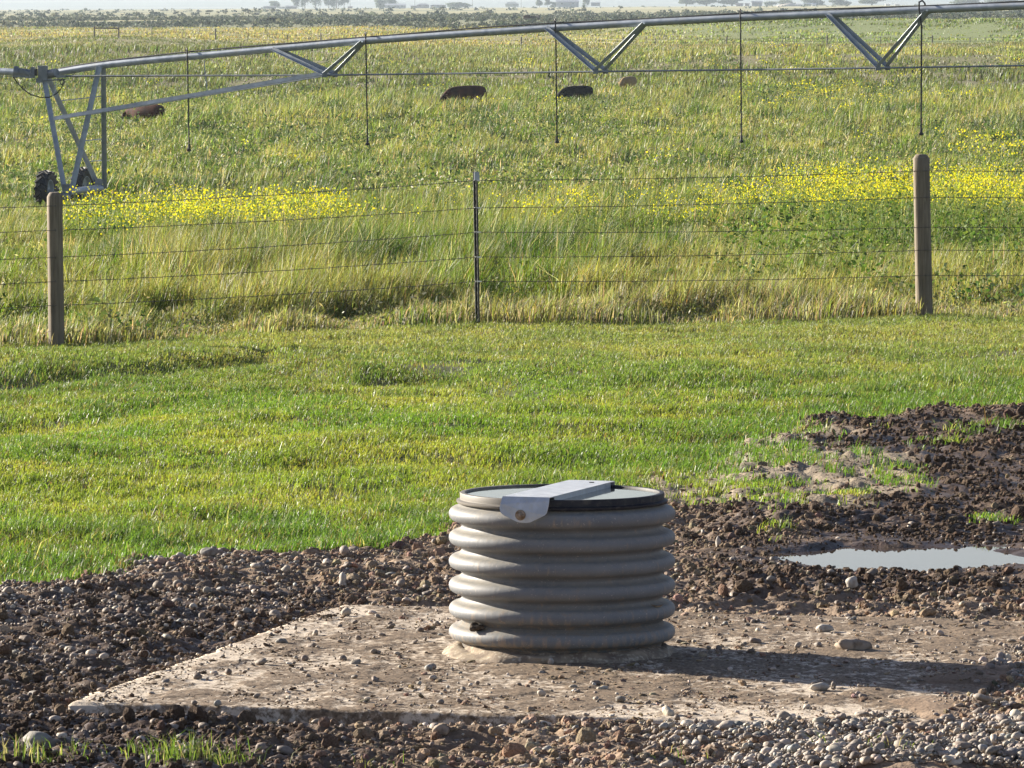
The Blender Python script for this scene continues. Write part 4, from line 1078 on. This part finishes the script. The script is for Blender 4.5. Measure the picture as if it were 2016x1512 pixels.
# drop hoses with gooseneck and sprinkler
for hx_, yb in ((369, 297), (720, 285), (1093, 281), (1456, 280), (1813, 265), (2180, 255)):
    y0 = pipe_y(hx_); d = dl(hx_); s = 5.5
    dr = empty('drop_hose'); dr.parent = piv
    P = [(hx_ + 1, y0 - 4, d), (hx_ - 1, y0 - 13, d), (hx_ + 0, y0 - 17, d - .05), (hx_ + 1, y0 - 13, d - .12), (hx_, y0, d - .13)]
    if hx_ == 1813: P = [(hx_ + 7, y0 - 6, d), (hx_ + 6, y0 - 13, d), (hx_ + 1, y0 - 18, d - .05), (hx_ - 5, y0 - 15, d - .12), (hx_ - 5, y0 - 3, d - .13)]
    nn = 14
    P += [(hx_ + (1 if hx_ != 1813 else -4) + (2.5 * k / nn if hx_ != 1813 else 4 * min(1, k / 2)), y0 + (yb - 14 - y0) * k / nn, d - .13) for k in range(1, nn + 1)]
    MB().tube([PL(W(*q)) for q in P], .018 if hx_ != 1813 else .021, 6).build('hose', M_black, dr)
    e = P[-1]; MB().tube([PL(W(e[0], e[1], e[2])), PL(W(e[0], yb - 5, e[2])), PL(W(e[0], yb - 3, e[2])), PL(W(e[0], yb, e[2])), PL(W(e[0], yb + 1, e[2]))], [.028, .03, .055, .05, .012], 10).build('sprinkler', M_black, dr)
m = MB(); m.tube([PL(W(403, 118, 144.0)), PL(W(404, 142, 144)), PL(W(407, 160, 144)), PL(W(409, 186, 144))], .013, 6); m.build('chain', M_galv, piv)

# ------------------------------------------------------------------ cattle
def cow_mesh(name, extra=0):
    V = [(-.72, 0, 1.05), (-.95, 0, 1.10), (-.25, 0, .95), (.25, 0, .93), (.62, 0, 1.03), (.92, 0, .98), (1.18, 0, .86), (1.42, 0, .72), (1.60, 0, .56), (1.70, 0, .44)]
    Rr = [(.36, .36), (.24, .26), (.45, .44), (.46, .45), (.36, .42), (.23, .34), (.17, .25), (.15, .18), (.12, .13), (.09, .08)]
    E = [(0, 1), (0, 2), (2, 3), (3, 4), (4, 5), (5, 6), (6, 7), (7, 8), (8, 9)]
    def ch(start, pts):
        p = start
        for co, r in pts:
            V.append(co); Rr.append((r, r)); E.append((p, len(V) - 1)); p = len(V) - 1
    for s in (-1, 1):
        ch(0, [((-.68, .19 * s, .80), .17), ((-.60, .20 * s, .62), .10), ((-.83, .19 * s, .46), .062), ((-.78, .19 * s, .16), .045), ((-.74, .19 * s, .03), .055)])
        ch(4, [((.55, .19 * s, .74), .13), ((.57, .18 * s, .56), .085), ((.58, .18 * s, .36), .058), ((.57, .18 * s, .12), .042), ((.60, .18 * s, .03), .052)])
        ch(7, [((1.34, .20 * s, .84), .06), ((1.30, .32 * s, .82), .035)])
    ch(1, [((-1.08, 0, 1.05), .04), ((-1.12, 0, .75), .025), ((-1.12, 0, .48), .045), ((-1.12, 0, .38), .02)])
    me = bpy.data.meshes.new(name); me.from_pydata(V, E, [])
    o = bpy.data.objects.new(name, me); col.objects.link(o)
    o.modifiers.new('skin', 'SKIN')
    for i, v in enumerate(me.skin_vertices[0].data):
        v.radius = Rr[i]; v.use_root = (i == 0)
    ss = o.modifiers.new('sub', 'SUBSURF'); ss.levels = 2; ss.render_levels = 2
    dg = bpy.context.evaluated_depsgraph_get()
    m2 = bpy.data.meshes.new_from_object(o.evaluated_get(dg)); bpy.data.objects.remove(o)
    for p in m2.polygons: p.use_smooth = True
    return m2
def hide(name, c1, c2): return noisy(name, c1, c2, 2.2, .8, c3=None, bump=.2, spec=.12)
H_brown = hide('brown_hide', (.075, .024, .012), (.020, .008, .005))
H_red = hide('red_brown_hide', (.075, .024, .013), (.025, .009, .006))
H_black = hide('black_hide', (.004, .004, .004), (.010, .009, .009))
H_tan = hide('tan_hide', (.36, .25, .12), (.26, .18, .09))
cow_me = cow_mesh('cow')
def cow(px, ytop, d, rz, s, m, label, cat='cow', group='cattle grazing in the pasture', dz=-.14):
    me = cow_me.copy(); me.materials.append(m)
    o = bpy.data.objects.new('cow' if cat == 'cow' else 'calf', me); col.objects.link(o)
    x = (px - 1008) / F * d; z = CZ - ytop / F * d - 1.36 * s
    for _ in range(4):
        d = (CZ - gz(x, d) - 1.38 * s + .04) / ytop * F if d < 600 else d; x = (px - 1008) / F * d
    z = CZ - ytop / F * d - 1.40 * s + dz
    o.location = (x, d, z); o.rotation_euler = (0, 0, rz); o.scale = (s, s, s)
    tag(o, label, cat, group)
    return o
cow(290, 197, 262, R(180 - 38), .86, H_red, 'red brown cow behind the sloping truss beam next to the tower', dz=-.1)
cow(921, 166.5, 265, R(180 + 24), .88, H_brown, 'dark brown cow grazing alone in the middle of the pasture', dz=.02)
cow(1138, 160.5, 290, R(180 + 34), .80, H_black, 'black cow deep in grass right of the brown one')
cow(1238, 156.5, 290, R(180 + 62), .66, H_tan, 'tan calf low in the grass right of the black cow', 'calf', dz=.22)
for i, (px, yt, s, az, m, lab) in enumerate(((1038, 29.5, 1.0, 60, H_brown, 'distant brown cow at the left of a far group of three'), (1050, 31.5, .8, 150, H_black, 'distant small dark cow in the middle of the far group of three'), (1059, 29.5, 1.0, 100, H_black, 'distant dark cow at the right of the far group of three'), (537, 34, .95, 20, H_black, 'distant dark cow alone on the plain above the left truss'))):
    d = 1150; x = (px - 1008) / F * d; z = gz(x, d)
    o = cow(px, yt, d, R(180 + az), s * .85, m, lab, group='far cattle on the plain'); o.location.z = z + .1

# ------------------------------------------------------------------ far fence and brace
def ground_hit(px, py, d0, d1):
    """distance at which the ground is seen at that pixel"""
    ds = np.linspace(d0, d1, 600); xs = (px - 1008) / F * ds
    yy = (CZ - ground_z(xs, ds, False)) / ds * F
    return float(ds[np.argmin(np.abs(yy - py))])
ff = tag(empty('far_wire_fence', (0, 640, float(base_h(0, 640)))), 'far thin wire fence crossing the pasture below the sagebrush', 'wire fence')
fpst = [(-60, 73), (0, 73), (63, 72), (126, 72), (300, 79), (361, 82), (425, 88), (489, 86), (566, 90), (632, 84), (700, 84), (785, 89), (895, 90), (1026, 93), (1110, 95), (1226, 100), (1290, 97), (1430, 102), (1562, 101), (1627, 103), (1732, 103), (1834, 105), (1908, 103), (1973, 103), (2060, 103), (2130, 103)]
tops = []
for k, (px, py) in enumerate(fpst):
    d = ground_hit(px, py, 560, 840) * .3 + 690 * .7; x = (px - 1008) / F * d; z = float(ground_z(np.array([x]), np.array([d]), False)[0])
    big = px in (425, 1226, 1430, 1627, 1834, 632, 1026)
    hh = 1.25 if big else 1.05
    MB().tube([local(ff, (x, d, z - .2)), local(ff, (x + .02, d, z + hh))], .075 if big else .045, 8).build('post', M_woodold, ff)
    tops.append((x, d, z))
for hh in (.95, .6):
    MB().tube([local(ff, (x, d - .1, z + hh)) for x, d, z in tops], .012, 4).build('wire', M_wire, ff)
d = 640; bxs = [(x - 1008) / F * d for x in (187, 235)]
zb = [gz(x, d) for x in bxs]
brc = tag(empty('wooden_brace', ((bxs[0] + bxs[1]) / 2, d, zb[0])), 'dark wooden H shaped fence brace standing alone at the far left', 'fence brace')
for x, z in zip(bxs, zb): MB().tube([local(brc, (x, d, z - .3)), local(brc, (x, d, z + 1.22))], .085, 10).build('post', M_woodold, brc)
MB().tube([local(brc, (bxs[0], d - .02, zb[0] + 1.05)), local(brc, (bxs[1], d - .02, zb[1] + 1.02))], .075, 10).build('rail', M_woodold, brc)

# ------------------------------------------------------------------ far shrubs, trees, houses
M_shrub = leafy('juniper_leaf', .1, .85, .1); M_tree = leafy('tree_leaf', .25, .6, .2)
M_bark = noisy('bark', (.10, .075, .055), (.17, .13, .10), 3, .9)
def crown_mesh(name, w_, h_, n_, ls, cols, seed, lobes=7, dens=.7):
    r = np.random.default_rng(seed); Ps = []
    for k in range(lobes):
        c0 = np.array([r.uniform(-.32, .32) * w_, r.uniform(-.32, .32) * w_, h_ * r.uniform(.14, .80)])
        rad = np.array([w_ * r.uniform(.16, .30), w_ * r.uniform(.16, .30), h_ * r.uniform(.12, .24)])
        o = r.normal(size=(n_ // lobes, 3)); o /= np.linalg.norm(o, axis=1)[:, None]; o *= r.uniform(dens, 1.08, (len(o), 1))
        Ps.append(c0 + o * rad)
    P = np.concatenate(Ps); cc = np.array(cols)[r.integers(0, len(cols), len(P))]
    V, T, c = quads(P, ls * r.uniform(.6, 1.5, len(P)), jitter(cc, .15), .75)
    return fast_mesh(name, V, T, c)
GR = [(.06, .075, .04), (.045, .06, .035), (.09, .10, .05)]
def shrub(px, base, wpx, hpx, d, label, seed):
    x = (px - 1008) / F * d; z = CZ - base / F * d; z = min(z, float(ground_z(np.array([x]), np.array([d]), False)[0]) + .3)
    w_ = wpx / F * d; h_ = hpx / F * d + (CZ - base / F * d - z)
    r = empty('shrub', (x, d, z)); tag(r, label, 'shrub', 'dark rounded shrubs dotting the plain')
    link('foliage', crown_mesh('foliage', w_ * 1.1, h_ * 1.05, 420, w_ * .10, GR, seed, 6, .3), M_shrub, r)
    MB().tube([(0, 0, -.3), (.02, 0, h_ * .5)], [w_ * .05, w_ * .02], 6).build('stem', M_bark, r)
for i, (px, b_, wp_, hp, lab) in enumerate(((445, 21, 12, 9, 'round dark shrub under the sky left of the first tall trees'),
    (347, 28, 13, 9, 'wide dark shrub highest among the left hand shrubs'), (359, 28, 8, 5, 'small shrub touching the right side of a wide dark one'),
    (281, 29, 6, 5, 'tiny dark shrub at the far left of the shrub row'), (300, 29, 7, 6, 'tiny shrub second in the left row'),
    (380, 27, 7, 4, 'tiny low shrub between two bigger shrubs at left'), (413, 28, 17, 8, 'broad low shrub with a tail of bushes on its right'),
    (430, 26, 8, 4, 'small bush trailing right of a broad low shrub'), (485, 26, 20, 9, 'broad ragged shrub below the left sheds'),
    (503, 17, 10, 7, 'shrub up on the skyline left of the long shed'), (510, 25, 16, 9, 'domed shrub just left of the long shed'),
    (538, 25, 11, 11, 'egg shaped shrub in front of the long shed'), (549, 26, 6, 6, 'thin shrub beside the egg shaped one'),
    (563, 26, 11, 8, 'slanted shrub right of the shed front'), (631, 26, 8, 8, 'pointed shrub below the tall grey green trees'),
    (771, 23, 13, 10, 'round dark shrub before the pale roofed house'), (870, 23, 14, 11, 'dark shrub before the flat roofed house'),
    (1145, 18, 17, 9, 'wide low shrub before the blue grey barn'), (1220, 18, 11, 8, 'pointed dark shrub standing alone right of centre'),
    (180, 26, 6, 5, 'tiny shrub on the dark band at the far left'))):
    shrub(px, b_, wp_, hp, 2100, lab, 200 + i)
TR = [(.10, .13, .075), (.075, .10, .06), (.14, .16, .10)]
def tree(px, base, wpx, hpx, d, label, seed, kind=0, cat='tree'):
    d = d * 1.5
    x = (px - 1008) / F * d; z = CZ - base / F * d
    w_ = wpx / F * d; h_ = hpx / F * d
    r = empty('tree', (x, d, z - 1)); tag(r, label, cat, 'trees round the far farmsteads')
    link('crown', crown_mesh('crown', w_ * 1.15, h_, 2600, max(.6, w_ * .06), TR, seed, 11, .15), M_tree, r)
    m = MB(); m.tube([(0, 0, -1), (.1, 0, h_ * .3), (.2, .1, h_ * .75)], [w_ * .045, w_ * .03, w_ * .012], 8)
    rr = np.random.default_rng(seed)
    for k in range(5):
        a = rr.uniform(0, 6.28); z0 = h_ * rr.uniform(.15, .4)
        m.tube([(0.05, 0, z0), (math.cos(a) * w_ * .18, math.sin(a) * w_ * .18, z0 + h_ * .18), (math.cos(a) * w_ * .3, math.sin(a) * w_ * .3, z0 + h_ * .33)], [w_ * .02, w_ * .012, w_ * .005], 6)
    m.build('trunk', M_bark, r)
for i, (px, b_, wp_, hp, lab) in enumerate(((541, 15, 24, 17, 'low rounded tree rising behind the left shed'),
    (583, 15, 17, 44, 'slim leaning tree at the left end of the tall trees'), (601, 15, 26, 52, 'tall leafy tree second in the clump of tall trees'),
    (622, 15, 24, 50, 'tall pale tree in the middle of the left clump'), (648, 15, 22, 40, 'dense tree with a rounded lower crown in the left clump'),
    (663, 15, 24, 56, 'darkest tall tree near the right of the left clump'), (678, 14, 20, 34, 'tree with a bare trunk at the right end of the left clump'),
    (749, 15, 24, 34, 'open crowned tree at the left of the pale roofed house'), (769, 13, 34, 38, 'broad tree rising behind the pale roofed house'),
    (903, 12, 45, 14, 'wide low spreading tree right of the flat roofed house'), (1062, 10, 14, 22, 'narrow tree left of the blue grey barn'),
    (1078, 10, 10, 20, 'second narrow tree left of the blue grey barn'), (1090, 11, 16, 11, 'bushy low tree against the barn wall'),
    (1155, 10, 16, 26, 'tall dark tree at the right end of the barn'), (1350, 8, 34, 16, 'pale rounded tree at the left of the long grove'),
    (1390, 7, 44, 16, 'tree with a blue tinge in the long grove'), (1440, 6, 46, 15, 'broad tree in the middle of the long grove'),
    (1515, 12, 22, 14, 'bushy tree right of the dark barn'), (1545, 12, 34, 18, 'big tree above the white gravel heap'),
    (1600, 11, 40, 20, 'large tree behind the little white houses'), (1650, 9, 40, 18, 'broad tree right of the white houses'),
    (1715, 5, 44, 14, 'pale tree at the right end of the right grove'), (1905, 6, 60, 14, 'hazy wide tree above the pipe at the far right'), (1970, 5, 60, 16, 'hazy tree nearest the right edge of the view'))):
    tree(px, b_, wp_, hp, 2900, lab, 400 + i)
def house(px, base, wpx, hpx, d, rh, label, wallc, roofc, cat='house', win=3, hip=False, doors=True):
    d = d * 1.5
    x = (px - 1008) / F * d; z = CZ - base / F * d; w_ = wpx / F * d; h_ = hpx / F * d; dp = min(w_ * .7, 9)
    r = empty('house' if cat == 'house' else 'barn' if cat == 'barn' else 'shed', (x, d, z)); tag(r, label, cat, 'far farm buildings')
    wh = h_ * (1 - rh)
    MB().box((0, 0, wh / 2 - .5), (w_, dp, wh + 1)).build('wall', noisy('wall_paint', wallc, tuple(k * .9 for k in wallc), 2, .8), r)
    i_ = w_ * .3 if hip else 0; e = .35
    V = [(-w_ / 2 - e, -dp / 2 - e, wh), (w_ / 2 + e, -dp / 2 - e, wh), (w_ / 2 + e, dp / 2 + e, wh), (-w_ / 2 - e, dp / 2 + e, wh), (-w_ / 2 - e + i_, 0, h_), (w_ / 2 + e - i_, 0, h_)]
    MB().add(V, [(0, 1, 5, 4), (2, 3, 4, 5), (1, 2, 5), (3, 0, 4), (0, 3, 2, 1)]).build('roof', noisy('roof_sheet', roofc, tuple(k * .85 for k in roofc), 2, .7), r)
    if win:
        for k in range(win):
            xx = -w_ / 2 + w_ * (k + .5) / win
            MB().box((xx, -dp / 2 - .03, wh * .55), (min(1.3, w_ / win * .4), .1, wh * .35)).build('window', M_black, r)
    if doors: MB().box((w_ * .02 + w_ * .12, -dp / 2 - .05, wh * .36), (1.1, .12, wh * .72)).build('door', noisy('door_paint', (.3, .28, .25), (.25, .22, .2), 2, .6), r)
house(532, 16, 24, 4.5, 2800, .35, 'long low grey shed at the far left of the farm', (.25, .25, .25), (.2, .2, .22), 'shed', 0)
house(557, 15.6, 13, 3.2, 2790, .3, 'small white walled shed between two grey sheds', (.75, .75, .72), (.3, .3, .3), 'shed', 0)
house(574, 16, 22, 5, 2800, .4, 'grey roofed shed running into the tall trees', (.22, .22, .24), (.2, .2, .22), 'shed', 0)
house(690, 15, 9, 3, 2800, .3, 'tiny boxy shed right of the tall trees', (.22, .18, .17), (.22, .2, .2), 'shed', 0)
house(779, 14, 40, 7, 2800, .5, 'wide house with a pale pitched roof behind a round shrub', (.45, .44, .43), (.33, .34, .36), 'house', 3)
house(815, 13.5, 12, 3, 2800, .3, 'low annex left of the hip roofed house', (.35, .33, .32), (.3, .3, .3), 'shed', 1)
house(833, 13.2, 24, 6.5, 2800, .5, 'hip roofed house in the middle of the farmstead', (.38, .35, .34), (.28, .28, .30), 'house', 2, True)
house(863, 13.5, 30, 5.5, 2800, .3, 'flat roofed long house behind a dark shrub', (.42, .42, .40), (.33, .34, .36), 'house', 3, True)
house(1117, 11, 44, 11, 2850, .35, 'large blue grey barn left of centre right trees', (.24, .26, .30), (.22, .24, .28), 'barn', 2)
house(1172, 9, 18, 5, 2850, .4, 'small grey shed right of the tall dark tree by the barn', (.30, .31, .33), (.26, .28, .30), 'shed', 0)
house(1008, 10.5, 26, 7, 2900, .6, 'pale greenish mound roofed shed left of the narrow trees', (.42, .44, .40), (.40, .42, .38), 'shed', 0, True)
house(1455, 12, 13, 6, 2750, .5, 'little dark gabled hut left of the dark barn', (.22, .16, .15), (.28, .22, .20), 'shed', 1)
house(1470, 12, 8, 6, 2760, .3, 'dark lean-to joined to the left end of the dark barn', (.2, .16, .17), (.2, .17, .18), 'shed', 0)
house(1489, 11.5, 20, 9.5, 2750, .3, 'dark boxy barn in front of the right grove', (.17, .17, .20), (.16, .17, .20), 'barn', 0)
house(1571, 12.5, 10, 5.5, 2700, .35, 'small bright white house left of its twin', (.80, .80, .78), (.7, .7, .7), 'house', 1, doors=False)
house(1588, 12.5, 14, 7, 2720, .3, 'grey green house between two small white houses', (.18, .22, .24), (.2, .24, .26), 'house', 1)
house(1601, 12.5, 8, 6, 2700, .35, 'small white house right of the grey green one', (.75, .76, .78), (.6, .62, .65), 'house', 1, doors=False)
house(1746, 10.5, 9, 3.5, 2600, .3, 'tiny white trailer above the pipe at the right', (.8, .8, .78), (.75, .75, .72), 'shed', 0, doors=False)
house(1765, 10.5, 9, 3.0, 2600, .3, 'second tiny pale trailer right of the first', (.7, .68, .62), (.6, .6, .58), 'shed', 0, doors=False)
o = lump('gravel_heap', W(1550, 13, 4030), 15, 5, MR[0], (1.1, .6, .28), .2); tag(o, 'white heap of gravel left of the small white houses', 'gravel heap')
for i, (px, hp) in enumerate(((690, 14), (817, 18), (930, 18), (1026, 14))):
    d = 4500; b_ = W(px, 13, d); r = tag(empty('utility_pole', b_), ['utility pole right of the tall trees', 'utility pole over the gap between pale and hip roofed houses', 'utility pole right of the wide spreading tree', 'utility pole left of the narrow trees'][i], 'utility pole', 'poles by the far farmsteads')
    h_ = hp / F * d + 5
    MB().tube([(0, 0, -1), (0, 0, h_)], [.16, .11], 8).build('pole', M_woodold, r)
    MB().box((0, -.12, h_ - .7), (2.4, .12, .14)).build('crossarm', M_woodold, r)

# ------------------------------------------------------------------ haze
HX, HY0, HY1, HZ0, HZ1 = 7000, -200, 17000, -60, 130
hz = MB().box((0, (HY0 + HY1) / 2, (HZ0 + HZ1) / 2), (2 * HX, HY1 - HY0, HZ1 - HZ0))
hm = bpy.data.materials.new('air_haze'); hm.use_nodes = True; nt = hm.node_tree
nt.nodes.remove(nt.nodes['Principled BSDF'])
pv = nt.nodes.new('ShaderNodeVolumePrincipled'); pv.inputs['Color'].default_value = (.62, .73, .83, 1); pv.inputs['Density'].default_value = HAZE; pv.inputs['Anisotropy'].default_value = .35
nt.links.new(pv.outputs[0], nt.nodes['Material Output'].inputs['Volume'])
tag(hz.build('haze', hm), kind='stuff')
